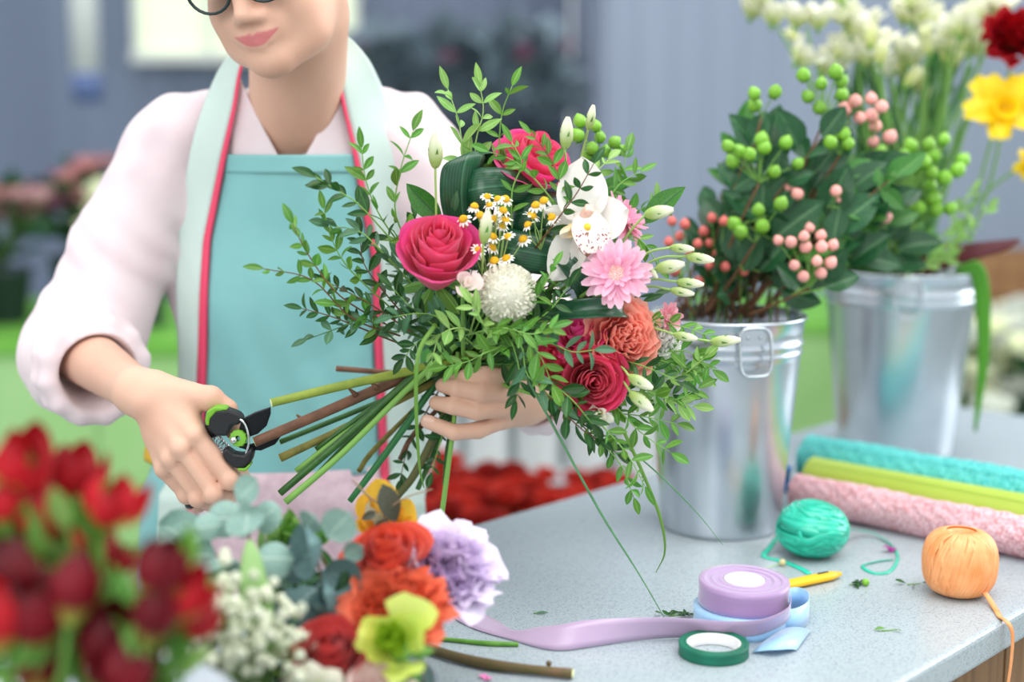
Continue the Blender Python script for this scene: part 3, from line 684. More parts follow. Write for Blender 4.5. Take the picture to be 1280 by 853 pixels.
strip('strand_end', [T(1050, 690)+V((0, 0, .03)), T(1068, 675)+V((0, 0, .012)), T(1092, 672)+V((0, 0, .004)), T(1116, 684), T(1122, 700), T(1112, 716), T(1092, 718), T(1078, 709), T(1098, 703), T(1116, 701)], M_tealraf, tb, .0026, .0007)
cO = T(1198, 742); ob = raffia_ball(cO, .0405, .0385, M_orraf, 'barrel-shaped ball of peach orange raffia near the counter edge', 'twine', 96, True, wst=.0042)
q_ = T(1256, 779); ed = q_+N3*(wid-(q_-a1).dot(N3))
strip('strand_end', [T(1228, 752)+V((0, 0, .012)), T(1238, 757)+V((0, 0, .004)), T(1246, 766), ed.lerp(T(1246, 766), .4), ed+N3*.004+V((0, 0, .0008)), ed+N3*.011+V((0, 0, -.010)), ed+N3*.0115+V((.0, 0, -.04)), ed+N3*.011+V((-.003, 0, -.09)), ed+N3*.0115+V((-.001, 0, -.14))], M_orraf, ob, .0040, .001)
# ---- ribbons
M_lav = mat('lavender_satin', (166, 136, 180), .30, (158, 128, 172), 14, sheen=.5, spec=.6)
M_lavr = mat('lavender_ribbon', (184, 160, 190), .28, (176, 150, 182), 10, sheen=.4, spec=.6)
M_blue = mat('light_blue_satin', (164, 206, 242), .3, (150, 196, 238), 12, sheen=.4, spec=.6)
M_white = mat('white_card', (222, 222, 222), .6)
def roll(g, c, r0, r1, h, n=40, tilt=(0, 0), rng=6):
    M = TR(c) @ Matrix.Rotation(tilt[0], 4, 'X') @ Matrix.Rotation(tilt[1], 4, 'Y')
    pr = [(r0, 0), (r1, 0)]+[(r1+.0004*math.sin(i*2.1), h*i/5) for i in range(1, 5)]+[(r1, h)]
    k = rng
    for i in range(1, k): rr_ = r1-(r1-r0)*i/k; pr += [(rr_+.0008, h-.0006*(i % 2)), (rr_, h-.0012*((i+1) % 2))]
    pr += [(r0, h), (r0, 0)]
    lathe(g, pr, n, M); return M
c = T(925, 783); tbl = thing('ribbon_roll', c, 'light blue satin ribbon roll under the lavender one with a loose looped end', 'ribbon')
g = G(); roll(g, c, .022, .050, .024); g.obj('wound_ribbon', M_blue, tbl)
g = G(); pts = [c+V((.046, -.014, 0)), T(985, 770), T(1010, 768), T(1007, 790), T(985, 795), T(965, 803)]
for i in range(1): pass
sp_ = spline([c+V((.040, .028, 0)), T(992, 762), T(1009, 768), T(1009, 782), T(990, 792), T(962, 792)], 5)
n = len(sp_); gg = G(); vs = []
for i, p in enumerate(sp_): vs += [p+V((0, 0, .001)), p+V((0, .006*(i/n), .025))]
gg.add(vs, [(2*i, 2*i+2, 2*i+3, 2*i+1) for i in range(n-1)], [(0, i/n) for i in range(n) for _ in (0, 1)]); o = gg.obj('ribbon_loop', M_blue, tbl); o.modifiers.new('thickness', 'SOLIDIFY').thickness = .0005
gg = G(); A_ = [T(955, 806), T(985, 796), T(1014, 792)]; B_ = [T(940, 818), T(972, 822), T(996, 815)]
A_ = spline(A_, 4); B_ = spline(B_, 4); n = len(A_); vs = []
for i in range(n): z = .002+.006*math.sin(math.pi*i/(n-1)); vs += [A_[i]+V((0, 0, z+.002)), B_[i]+V((0, 0, z))]
gg.add(vs, [(2*i, 2*i+1, 2*i+3, 2*i+2) for i in range(n-1)], [(0, i/n) for i in range(n) for _ in (0, 1)]); o = gg.obj('ribbon_end', M_blue, tbl); o.modifiers.new('thickness', 'SOLIDIFY').thickness = .0005
lt = thing('ribbon_roll', c+V((.0, -.0, .024)), 'wide lavender satin ribbon roll with white core and long unrolled tail', 'ribbon')
c2 = c+V((.003, .002, .0255)); g = G(); Ml = roll(g, c2, .0215, .048, .026, tilt=(.04, .02)); g.obj('wound_ribbon', M_lav, lt)
g = G(); lathe(g, [(1e-4, .0262), (.0165, .0262), (.0215, .0268), (.0215, .001), (1e-4, .001)], 32, Ml); g.obj('core', M_white, lt)
# tail: lower edge on the counter, upper edge above it
bt = [(988, 760, .022), (984, 778, .014), (955, 795, .006), (925, 802, .001), (900, 803, 0), (845, 799, 0), (792, 803, 0), (735, 811, 0), (703, 815, 0), (675, 812, 0), (640, 802, 0), (608, 793, 0), (584, 784, 0), (556, 768, 0)]
tp = [(988, 742, .045), (986, 760, .036), (960, 774, .030), (930, 778, .026), (900, 778, .0255), (845, 774, .0255), (792, 774, .0255), (735, 777, .024), (700, 783, .020), (672, 786, .014), (644, 790, .007), (618, 776, .004), (588, 761, .003), (558, 757, .003)]
bp_ = spline([P(a, b, T(a, b).y) if z == 0 else T(a, b)+V((0, 0, 0)) for a, b, z in bt], 4)
def lifted(a, b, z):
    return T(a, b, TZ+z)
bp_ = spline([lifted(*q) for q in bt], 4); tp_ = spline([lifted(*q) for q in tp], 4)
n = len(bp_); gg = G(); K = 4; vs = []; 
for i in range(n):
    for k in range(K+1): vs.append(bp_[i].lerp(tp_[i], k/K)+V((0, 0, .0012)))
gg.add(vs, [(i*(K+1)+k, (i+1)*(K+1)+k, (i+1)*(K+1)+k+1, i*(K+1)+k+1) for i in range(n-1) for k in range(K)], [(k/K, i/n) for i in range(n) for k in range(K+1)])
o = gg.obj('ribbon_tail', M_lavr, lt); o.modifiers.new('thickness', 'SOLIDIFY').thickness = .0005
c = T(892, 818); tt = thing('tape_roll', c, 'dark green florist tape roll lying in front of the ribbons', 'tape')
g = G(); roll(g, c, .0275, .0352, .013, 48, rng=4); g.obj('wound_tape', mat('green_tape', (12, 112, 86), .5, (10, 96, 74), 30), tt)
g = G(); lathe(g, [(.0255, .0005), (.0278, .0005), (.0278, .0125), (.0255, .0125), (.0255, .0005)], 48, TR(c)); g.obj('core', M_white, tt)
# ---- cutter
k0, k1 = T(938, 747), T(1050, 723); d = (k1-k0).normalized(); s_ = V((-d.y, d.x, 0)); L_ = (k1-k0).length
kt = thing('craft_knife', k0, 'small yellow craft knife lying behind the lavender ribbon roll', 'knife')
def sect(t): return .0085*(1-max(0, (t-.9)/.1)**2*.55)*(.82+.18*min(1, t*6))
g = G(); tube(g, [k0+d*L_*t+V((0, 0, .0055)) for t in np.linspace(0, 1, 9)], [(.0052*sect(t)/.0085, sect(t)) for t in np.linspace(0, 1, 9)], 12, 0, flat=(0, 0, 1)); g.obj('handle', mat('yellow_plastic', (250, 190, 30), .35), kt)
g = G(); box(g, (0, 0, 0), (.016, .003, .0016), frame(d, (0, 0, 1), k0+d*L_*.80+V((0, 0, .0105))) @ Matrix.Rotation(math.pi/2, 4, 'Z')); g.obj('slider', mat('black_plastic', (25, 25, 25), .4), kt)
g = G(); box(g, (0, -.012, 0), (.009, .026, .0006), frame(d, (0, 0, 1), k0+V((0, 0, .0055)))); g.obj('blade', M_zincd, kt)
# ---- dark blue spool end behind the first bucket
c = T(972, 612); bs = thing('ribbon_spool', c, 'deep blue ribbon spool tucked between bucket and rolls', 'ribbon')
g = G(); lathe(g, [(1e-4, 0), (.020, 0), (.021, .004), (.018, .006), (.018, .028), (.021, .030), (.020, .034), (1e-4, .034)], 28, TR(c)); g.obj('spool', mat('deep_blue_satin', (20, 110, 176), .4), bs)
# ---- cuttings
M_twig = mat('brown_bark', (112, 86, 58), .6, (84, 78, 40), 60, bump=.4)
M_cut = mat('cut_wood', (226, 232, 176), .6)
M_stem = mat('green_stem', (104, 160, 62), .45, (84, 138, 46), 60)
tw = thing('twig', T(545, 815), 'thick brown cut twig lying at the counter front', 'twig')
pts = [T(500, 806), T(560, 826), T(610, 838), T(665, 845), T(716, 850)]
g = G(); tube(g, [p+V((0, 0, .006)) for p in pts], [.0052, .0050, .0056, .0046, .0050], 10, 5); g.obj('stem', M_twig, tw)
dd = (pts[-1]-pts[-2]).normalized(); g = G(); lathe(g, [(1e-4, .0008), (.0040, .0006), (.0046, 0)], 12, frame(V((0, 0, 1)), dd, pts[-1]+V((0, 0, .006)))); g.obj('cut_face', M_cut, tw)
g = G(); ball(g, .003, 6, 5, TR(T(686, 842)+V((0, 0, .010)))); g.obj('bud', M_twig, tw)
st = thing('stem_offcut', T(548, 802), 'thin green stem offcut beside the brown twig', 'stem')
g = G(); tube(g, [p+V((0, 0, .0026)) for p in (T(530, 800), T(580, 805), T(612, 808), T(648, 809))], [.0022, .0024, .003, .0024], 8, 4); g.obj('stem', M_stem, st)
# ================================================================== plant kit
def leafmesh(name, m, W_=.42, pw=1.0, fold=.12, curl=.15, tip=.0, nu=4, nv=7, heart=0, wave=0):
    def fn(a, b):
        x = (a-.5)*2; w_ = W_/2*(math.sin(math.pi*min(1, max(0, b))**pw)**.85 if b < 1 else 0)
        if heart: w_ = W_/2*(max(0, math.sin(math.pi*(b*.86+.14)))**.6 if b < 1 else 0)
        y = b-(heart*abs(x)*(1-b)*.2)
        return V((x*w_, y, fold*abs(x)*w_*2-curl*b*b+wave*math.sin(b*13+x*2)*abs(x)))
    return grid(nu, nv, fn).mesh(name, m)
GRN = dict(rough=.42, transl=.28, spec=.5)
M_lf = [mat('leaf_fresh', (98, 154, 58), col2=(80, 134, 46), nscale=30, var=.22, hue=.015, rib=(.07, (124, 180, 84)), **GRN),
        mat('leaf_deep', (46, 94, 38), col2=(34, 74, 32), nscale=30, var=.25, hue=.012, rib=(.06, (66, 124, 56)), **GRN),
        mat('leaf_pale', (150, 194, 106), col2=(130, 178, 86), nscale=30, var=.15, hue=.01, rib=(.06, (178, 216, 138)), **GRN),
        mat('leaf_blue_green', (82, 128, 90), col2=(66, 110, 76), nscale=30, var=.2, hue=.01, rib=(.06, (94, 148, 108)), **GRN)]
LM = {}
for k in range(4):
    LM[k] = [leafmesh('leaf', M_lf[k], .31+.045*j, .92+.06*j, .10+.06*j, (.05, .25, .42, -.16)[j]) for j in range(4)]
M_st = [mat('stem_fresh', (120, 168, 78), .5), mat('stem_brown', (112, 78, 52), .6), mat('stem_pale', (160, 196, 110), .5), mat('stem_deep', (66, 112, 52), .5)]
def px3(p): return P(*p) if isinstance(p, tuple) else V(p)
def leaves_on(t, sp, meshes, L, n, ang=.85, t0=.15, term=True, nb=(0, -1, .55), rn=.62, seed=0, name='leaf', taper=.25):
    rr = random.Random(seed); N = len(sp)-1
    for i in range(n):
        f = t0+(1-t0)*(i+.3*rr.random())/max(n-.3, 1); x = min(f, .999)*N; k = int(x); p = sp[k].lerp(sp[k+1], x-k); d = (sp[min(k+1, N)]-sp[max(k-1, 0)]).normalized()
        nn = (V(nb)+V((rr.gauss(0, rn), rr.gauss(0, rn), rr.gauss(0, rn)))).normalized(); s_ = d.cross(nn)
        if s_.length < .2: s_ = d.cross(V((0, 0, 1)))
        s_.normalize()
        for q in (-1, 1):
            a = ang+rr.gauss(0, .2); dd = d*math.cos(a)+s_*q*math.sin(a)+V((0, 0, rr.gauss(0, .15)))
            n2 = (nn+V((rr.gauss(0, .3), rr.gauss(0, .3), rr.gauss(0, .3)))).normalized()
            inst(name, rr.choice(meshes), t, frame(dd, n2, p, L*(1-taper*f)*rr.uniform(.62, 1.22)))
    if term: inst(name, rr.choice(meshes), t, frame(sp[-1]-sp[-2], V(nb), sp[-1], L*.9))
def sprig(name, label, pts, kind=0, L=.026, n=8, r=.0011, cat='sprig', group=None, seed=None, sm=0, **kw):
    pts = [px3(p) for p in pts]; t = thing(name, pts[0], label, cat, group); sp = spline(pts, 5)
    g = G(); tube(g, sp, [r, r*.45], 6, 0); g.obj('stem', M_st[sm], t)
    leaves_on(t, sp, LM[kind] if isinstance(kind, int) else kind, L, n, seed=seed if seed is not None else int(pts[-1].x*9e4)+n, **kw); return t
def axisM(c, ax, up=(0, 0, 1), s=1.0):   # local z along ax
    ax = V(ax).normalized(); y = V(up)-ax*V(up).dot(ax); y = y.normalized() if y.length > .05 else ax.orthogonal().normalized()
    x = y.cross(ax); M = Matrix((x, y, ax)).transposed().to_4x4(); M.translation = V(c); return M @ Matrix.Diagonal((s, s, s, 1))
BP = P(572, 462, 1.612)                  # where the hand binds the stems
def bstem(t, top, end=None, r=.0022, m=None, jit=.007, k=0):
    rr = random.Random(int(abs(top.x)*1e5)); b = BP+V((rr.uniform(-1, 1), rr.uniform(-1, 1), rr.uniform(-1, 1)))*jit
    pts = [V(top), V(top).lerp(b, .55)+V((0, .012, -.004)), b]
    if end: e = P(*end); pts += [b.lerp(e, .45), e]
    g = G(); tube(g, pts, [r*.8, r*.9, r, r, r*1.1], 8, 5); o = g.obj('stem', m or M_st[0], t)
    if end:
        d = (pts[-1]-pts[-2]).normalized(); g = G(); lathe(g, [(1e-5, .0004), (r*1.0, .0003), (r*1.1, 0)], 10, axisM(pts[-1], d)); g.obj('cut_end', M_cut, o)
    STEMS.append((t, pts[-1])); return o
STEMS = []
def rose(name, label, cpx, axis, R, Hh, n, mats, seed, flare=.5, ruffle=.0, end=None, stem=True, inner=.10, up=(0, 0, 1), cat='flower', group=None, open_=1.0, sepals=True, roll_=0.5, aw0=1.5):
    c = px3(cpx); ax = V(axis).normalized(); rr = random.Random(seed); base = c-ax*Hh*.5
    t = thing(name, base, label, cat, group); M = axisM(base, ax, up)
    for i in range(n):
        q = (i+.5)/n; a0 = i*2.39996+rr.uniform(-.2, .2); Ri = R*(inner+(.86-inner)*q**.75)*rr.uniform(.96, 1.04); hi = Hh*(1.02-.22*q+rr.uniform(-.05, .05)); zb = Hh*.22*(1-q)
        aw = aw0*(1-.52*q)+rr.uniform(-.1, .1); fl = flare*(max(0, q-.35)/.65)**1.4*rr.uniform(.7, 1.25); ph = rr.uniform(0, 6.3); cr = roll_*q*q
        def fn(a, b):
            x = (a-.5)*2; bb = b*(1-.16*abs(x)**2.6); prof = .30+.70*math.sin(min(bb, 1)*math.pi/2)**.85
            r_ = Ri*prof*(1+.07*x)*(1-.10*(bb > .6)*(1-q)*(bb-.6)/.4)+R*fl*open_*bb**2.6*.62
            z = zb+hi*bb-fl*Hh*open_*.30*max(0, bb-.55)**1.5*2.2
            k = max(0, bb-.80)/.2; r_ += cr*R*.16*k; z -= cr*R*.14*k*k
            rf = (ruffle+.018)*R*b**2; r_ += rf*math.sin(x*5+ph)+rf*.5*math.sin(x*11+ph*2); z += rf*.8*math.sin(x*6+ph*1.7)
            an = a0+x*aw*(.30+.70*math.sin(min(1, bb*1.15+.06)*math.pi/2))*(1-.12*max(0, bb-.8)/.2*(abs(x)))
            return V((r_*math.cos(an), r_*math.sin(an), z))
        me = grid(8, 9, fn).mesh('petal', mats[min(len(mats)-1, int(q*len(mats)))]); inst('petal', me, t, M)
    g = G(); ball(g, 1, 12, 8, M @ TR((0, 0, .10*Hh)) @ Matrix.Diagonal((R*.30, R*.30, Hh*.18, 1))); g.obj('receptacle', M_st[0], t)
    if sepals:
        for k in range(5):
            a = k*1.2566+.4; d = M.to_3x3() @ V((math.cos(a), math.sin(a), -.35)); inst('sepal', LM[0][3], t, frame(d, -ax, base+ax*.002+d*R*.12, R*.85))
    if stem: bstem(t, base, end, .0026)
    return t
def PM(nm, c1, c2, c3=None, transl=.42, rough=.5, **k):
    return mat(nm, c1, rough, uvgrad=[(.0, .45, c2)] if c3 is None else [(.0, .45, c2), (.55, 1.0, c3)], transl=transl, var=.06, sheen=.25, **k)
M_rose = [PM('rose_petal_heart', (228, 62, 98), (226, 58, 100), (238, 84, 128)), PM('rose_petal_mid', (236, 84, 114), (236, 76, 118), (242, 96, 142)), PM('rose_petal_outer', (240, 100, 124), (240, 76, 124), (240, 66, 150))]
M_red = [PM('red_petal_heart', (226, 48, 86), (230, 52, 92), (238, 68, 112)), PM('red_petal_outer', (232, 58, 96), (234, 58, 100), (240, 74, 124))]
M_coral = [PM('coral_petal', (255, 158, 138), (255, 164, 144), (255, 176, 158)), PM('coral_petal_outer', (255, 164, 146), (255, 168, 150), (255, 182, 164))]
M_scar = [PM('scarlet_petal', (200, 48, 36), (212, 62, 44), (226, 84, 56))]
M_crim = [PM('crimson_petal', (180, 34, 50), (196, 48, 58), (214, 76, 74))]
# ================================================================== the bouquet
E_ = [(338, 504, 1.50), (350, 573, 1.53), (349, 576, 1.545), (370, 590, 1.56), (350, 616, 1.55), (358, 629, 1.54), (437, 627, 1.56), (493, 618, 1.60), (516, 614, 1.60), (548, 668, 1.58), (420, 462, 1.63), (556, 610, 1.62), (452, 580, 1.62), (540, 600, 1.64)]
rose('garden_rose', 'large hot pink rose at the bouquet\'s left front, petals opening upwards', (546, 324, 1.500), (.10, -.66, .76), .045, .074, 30, M_rose, 5, flare=.30, inner=.06, roll_=.8)
rose('garden_rose', 'hot pink rose at the top of the bouquet behind leafy sprigs', (662, 210, 1.60), (.35, -.45, .8), .047, .062, 26, M_rose, 9, flare=.5)
rose('garden_rose', 'crimson pink rose at the bouquet\'s lower right with a tight spiral heart', (738, 476, 1.495), (.12, -.98, .10), .040, .050, 30, M_red, 12, flare=.40, open_=.8, inner=.05)
rose('garden_rose', 'red rose half hidden under leaves left of the crimson pink rose', (708, 450, 1.525), (-.5, -.75, .3), .036, .050, 22, M_red, 15, flare=.5)
rose('garden_rose', 'small magenta rose tucked under the dark rolled leaf', (726, 424, 1.515), (-.25, -.6, .75), .026, .040, 16, [PM('magenta_petal', (240, 60, 150), (238, 58, 140), (244, 84, 164))], 18, flare=.8)
rose('garden_rose', 'ruffled coral rose beside the crimson pink one', (776, 424, 1.515), (.30, -.88, .28), .044, .046, 46, M_coral, 21, flare=.30, ruffle=.035, inner=.05, aw0=1.0)
# ---- white ball chrysanthemum
def ballmum(name, label, cpx, R, axis, m, seed, n=300, L=.17, wd=.0052, end=None, blush=None, flat=.85):
    c = px3(cpx); t = thing(name, c, label, 'flower'); rr = random.Random(seed); M = axisM(c, axis)
    g = G(); ball(g, 1, 16, 10, M @ Matrix.Diagonal((R*.87, R*.87, R*.87*flat, 1))); g.obj('heart', m, t)
    meshes = [grid(2, 3, lambda a, b, j=j: V(((a-.5)*wd/R*(1-.3*b)*(1.2 if b > .5 else 1), b*L, .16*b*b*L*4*(j-1)*.4-.25*(2*a-1)**2*wd/R*(-1)))).mesh('petal', m) for j in range(3)]
    for i in range(n):
        z = 1-(i+.5)/n*1.55; a = i*2.39996; r_ = math.sqrt(max(0, 1-z*z)); d = V((r_*math.cos(a), r_*math.sin(a), z*flat+.12))
        dw = (M.to_3x3() @ d).normalized(); inst('petal', rr.choice(meshes), t, frame(dw, rv(1), c+dw*R*.85, R*rr.uniform(.9, 1.1)))
    bstem(t, c-V(axis).normalized()*R*.6, end, .0024); return t
M_cream = mat('cream_petal', (232, 230, 212), .6, transl=.25, uvgrad=(0, 1, (240, 238, 226)), var=.04)
ballmum('ball_chrysanthemum', 'white pompon chrysanthemum just right of the hot pink rose', (634, 367, 1.490), .0315, (.05, -.9, .35), M_cream, 3, wd=.0042)
# ---- pink gerbera
def daisy(name, label, cpx, axis, R, mp, mc, seed, rows=((1, 22, .05), (.8, 20, .35), (.55, 18, .7)), pw=.16, end=None, stem=True, cat='flower'):
    c = px3(cpx); rr = random.Random(seed); t = thing(name, c, label, cat); M = axisM(c, axis)
    ms = [grid(2, 6, lambda a, b, j=j: V(((a-.5)*pw*2*(.35+.65*math.sin(math.pi*min(1, b*.75+.12)))*(1 if b < .97 else .55), b, .10*(2*a-1)**2*pw*3-.22*(j-1)*b*b+.05))).mesh('petal', mp) for j in range(3)]
    for k, (sc, n, el) in enumerate(rows):
        for i in range(n):
            a = 2*math.pi*i/n+k*.14+rr.uniform(-.07, .07); e = el+rr.uniform(-.12, .12)
            d = M.to_3x3() @ V((math.cos(a)*math.cos(e), math.sin(a)*math.cos(e), math.sin(e))); o = c+(M.to_3x3() @ V((math.cos(a), math.sin(a), 0)))*R*.10
            inst('petal', rr.choice(ms), t, frame(d, V(axis), o, R*.9*sc*rr.uniform(.9, 1.07)))
    g = G(); 
    for i in range(60):
        rr_ = R*.30*math.sqrt((i+.5)/60); a = i*2.4; ball(g, R*.035, 5, 4, M @ TR((rr_*math.cos(a), rr_*math.sin(a), R*.16-rr_*.15)))
    lathe(g, [(1e-4, R*.15), (R*.2, R*.13), (R*.32, R*.04), (R*.2, -R*.06), (1e-4, -R*.08)], 16, M); g.obj('flower_centre', mc, t)
    if stem: bstem(t, c-V(axis).normalized()*R*.08, end, .0024)
    return t
M_pk = PM('pale_pink_ray', (246, 178, 206), (248, 190, 214), (250, 206, 224)); M_pkc = mat('pink_centre', (250, 214, 208), .7, (240, 190, 180), 300)
daisy('gerbera', 'pale pink daisy flower facing the camera right of the white orchid', (770, 342, 1.485), (-.05, -.95, .25), .0385, M_pk, M_pkc, 4)
daisy('gerbera', 'pink daisy seen from its side behind the orchid', (778, 275, 1.545), (.75, -.30, .58), .034, PM('pink_ray', (238, 140, 176), (244, 156, 188), (248, 176, 204)), M_pkc, 6)
daisy('gerbera', 'small pink bloom below the buds at the bouquet\'s right', (834, 396, 1.53), (.6, -.7, .1), .019, PM('pink_ray_small', (236, 150, 170), (244, 170, 186)), M_pkc, 8, rows=((1, 12, .3), (.7, 8, .8)), pw=.24)
rose('carnation', 'small white carnation right of the coral rose', (826, 424, 1.535), (.5, -.8, .2), .021, .030, 34, [PM('white_petal', (246, 246, 240), (248, 248, 244))], 33, flare=.8, ruffle=.14, inner=.05)
rose('carnation', 'little white filler flower at the lower edge of the bouquet', (746, 520, 1.475), (-.1, -.9, -.2), .013, .020, 14, [PM('white_green_petal', (236, 244, 206), (250, 250, 236))], 34, flare=.7, ruffle=.1)
rose('lisianthus_bloom', 'half open greenish white bud under the hot pink rose', (582, 356, 1.462), (.35, -.8, .45), .0125, .020, 9, [PM('bud_petal', (196, 216, 150), (250, 244, 236), (250, 226, 224))], 35, flare=1.2)
# ---- orchid
M_orc = mat('orchid_white', (240, 238, 230), .4, uvgrad=[(0, .25, (238, 236, 230))], transl=.3, sheen=.2)
M_lip = mat('orchid_lip', (252, 246, 238), .45, transl=.15); 
def spots(m):
    N = m.node_tree.nodes; L = m.node_tree.links; b = N['Principled BSDF']; vo = N.new('ShaderNodeTexVoronoi'); vo.inputs['Scale'].default_value = 13
    uvn = N.new('ShaderNodeUVMap'); L.new(uvn.outputs[0], vo.inputs[0]); r = N.new('ShaderNodeMapRange'); L.new(vo.outputs['Distance'], r.inputs[0]); r.inputs[1].default_value = .38; r.inputs[2].default_value = .30
    sp = N.new('ShaderNodeSeparateXYZ'); L.new(uvn.outputs[0], sp.inputs[0]); r2 = N.new('ShaderNodeMapRange'); L.new(sp.outputs[1], r2.inputs[0]); r2.inputs[1].default_value = .35; r2.inputs[2].default_value = .55
    mu = N.new('ShaderNodeMath'); mu.operation = 'MULTIPLY'; L.new(r.outputs[0], mu.inputs[0]); L.new(r2.outputs[0], mu.inputs[1])
    mx = N.new('ShaderNodeMix'); mx.data_type = 'RGBA'; L.new(mu.outputs[0], mx.inputs[0]); mx.inputs[6].default_value = lin((252, 244, 236)); mx.inputs[7].default_value = lin((150, 22, 60)); L.new(mx.outputs[2], b.inputs['Base Color'])
spots(M_lip)
oc = P(728, 284, 1.515); orc = thing('orchid', oc, 'white orchid with crimson spotted lip in the middle of the bouquet', 'flower')
def opet(tip, Wd, cup, m=M_orc, name='petal', o=oc, nz=(0, -1, .2), pw=.9):
    d = P(*tip)-o; L_ = d.length
    me = grid(8, 9, lambda a, b: V((L_*Wd/2*(a-.5)*2*(max(0, math.sin(math.pi*b**pw))**.6 if b < 1 else 0), b*L_, cup*L_*((a-.5)*2)**2*.5+cup*L_*math.sin(b*math.pi)*-.3+.004*math.sin(a*7+b*5)))).mesh(name, m)
    return inst(name, me, orc, frame(d, nz, o))
opet((728, 196, 1.535), .72, .12, nz=(-.1, -1, .1)); opet((786, 262, 1.505), .98, .16, nz=(0, -1, .5)); opet((678, 262, 1.53), .62, .15)
opet((690, 352, 1.51), .62, .15, nz=(-.3, -1, 0)); opet((748, 352, 1.52), .7, .1)
lp = P(736, 262, 1.495)
me = grid(10, 10, lambda a, b: V((.021*(a-.5)*2*(.55+.45*math.sin(math.pi*min(1, b*1.0))), .046*b, -.010*((a-.5)*2)**2*(1-b)+.0022*math.sin(a*19)*b*b-.016*b*b+.012*b))).mesh('lip', M_lip); inst('lip', me, orc, frame(P(744, 316, 1.482)-lp, (.25, -1, .1), lp))
g = G(); tube(g, [P(718, 290, 1.512), P(728, 274, 1.498), P(738, 260, 1.490)], [.004, .0052, .0062], 12, 5); g.obj('column', mat('orchid_column', (244, 206, 190), .4, (236, 180, 160), 200), orc)
g = G(); ball(g, .0042, 10, 8, TR(P(734, 284, 1.488))); g.obj('callus', mat('orchid_yellow', (250, 200, 50), .4), orc)
g = G(); tube(g, [P(734, 290, 1.487), P(727, 308, 1.487), P(736, 320, 1.486)], [(.001, .003), (.0015, .005), (.001, .003)], 8, 4); g.obj('lip_fold', mat('orchid_brown', (150, 110, 80), .5), orc)
opet((703, 292, 1.495), .5, -.2, mat('orchid_throat', (248, 206, 120), .45, uvgrad=(.4, 1, (252, 244, 224)), transl=.2), 'throat')
bstem(orc, oc+V((0, .01, -.005)), None)
# ---- looped dark leaves
M_asp = mat('aspidistra_green', (20, 66, 44), .28, (26, 80, 50), 60, stretch=(1, 1, 1), spec=.6, rib=(.03, (60, 110, 80)), transl=.04)
def stripes(m):
    N = m.node_tree.nodes; L = m.node_tree.links; b = N['Principled BSDF']; old = b.inputs['Base Color'].links[0].from_socket
    uvn = N.new('ShaderNodeUVMap'); sp = N.new('ShaderNodeSeparateXYZ'); L.new(uvn.outputs[0], sp.inputs[0]); s1 = N.new('ShaderNodeMath'); s1.operation = 'MULTIPLY'; L.new(sp.outputs[0], s1.inputs[0]); s1.inputs[1].default_value = 95
    s2 = N.new('ShaderNodeMath'); s2.operation = 'SINE'; L.new(s1.outputs[0], s2.inputs[0]); r = N.new('ShaderNodeMapRange'); L.new(s2.outputs[0], r.inputs[0]); r.inputs[1].default_value = .3; r.inputs[2].default_value = 1; r.inputs[4].default_value = .35
    mx = N.new('ShaderNodeMix'); mx.data_type = 'RGBA'; L.new(r.outputs[0], mx.inputs[0]); L.new(old, mx.inputs[6]); mx.inputs[7].default_value = lin((66, 118, 84)); L.new(mx.outputs[2], b.inputs['Base Color'])
stripes(M_asp)
def strap(label, pts, wd, wdir, taper=True, tw=None, rnd_top=0):
    sp = spline([px3(p) for p in pts], 6); n = len(sp)-1; t = thing('looped_leaf', sp[0], label, 'leaf'); w0 = V(wdir).normalized()
    def fn(a, b):
        x = b*n; k = min(int(x), n-1); p = sp[k].lerp(sp[k+1], x-k); w_ = wd*(.75+.25*math.sin(math.pi*b)) if taper else wd
        w_ *= 1-rnd_top*math.exp(-((b-.62)/.10)**2)
        ww = w0 if tw is None else w0.lerp(V(tw).normalized(), b).normalized()
        d = (sp[k+1]-sp[k]).normalized(); nn = d.cross(ww); return p+ww*w_*(a-.5)+nn*.006*(2*a-1)**2
    o = grid(8, 30, fn).obj('blade', M_asp, t); o.modifiers.new('thickness', 'SOLIDIFY').thickness = .0006; return t
strap('tall dark green looped leaf standing left of the top pink rose', [(584, 296, 1.565), (577, 250, 1.548), (580, 210, 1.545), (588, 191, 1.556), (598, 196, 1.576), (606, 240, 1.590)], .050, (1, .45, .12), rnd_top=.34)
strap('dark inner face of the leaf inside the tall loop', [(600, 292, 1.575), (603, 250, 1.570), (604, 222, 1.572), (606, 208, 1.582), (612, 215, 1.595)], .036, (1, .25, .05))
strap('broad dark green folded leaf across the bouquet\'s upper middle', [(672, 236, 1.575), (640, 232, 1.548), (606, 234, 1.538), (586, 238, 1.548), (584, 238, 1.575), (610, 232, 1.60), (650, 230, 1.61)], .046, (-.10, .18, 1))
strap('dark looped leaf behind the chamomile flowers', [(715, 262, 1.58), (684, 262, 1.555), (652, 266, 1.555), (640, 270, 1.58), (660, 270, 1.61)], .046, (.15, .3, 1))
strap('dark green folded leaf between chamomile and white orchid', [(745, 318, 1.57), (705, 322, 1.538), (655, 314, 1.525), (628, 308, 1.535), (624, 304, 1.56), (650, 300, 1.59)], .044, (.12, .25, 1))
strap('small dark strip of leaf left of the pale pink daisy', [(692, 318, 1.53), (708, 330, 1.515), (722, 350, 1.515), (730, 376, 1.525)], .022, (.8, .3, .4))
strap('dark rolled leaf end above the coral rose', [(676, 392, 1.53), (715, 389, 1.500), (750, 386, 1.490), (772, 385, 1.497), (778, 385, 1.513), (760, 387, 1.535), (720, 392, 1.55)], .024, (-.05, .4, .9))
g0 = thing('broad_leaf', P(800, 285, 1.57), 'single broad rounded leaf sticking out at the bouquet\'s right', 'leaf')
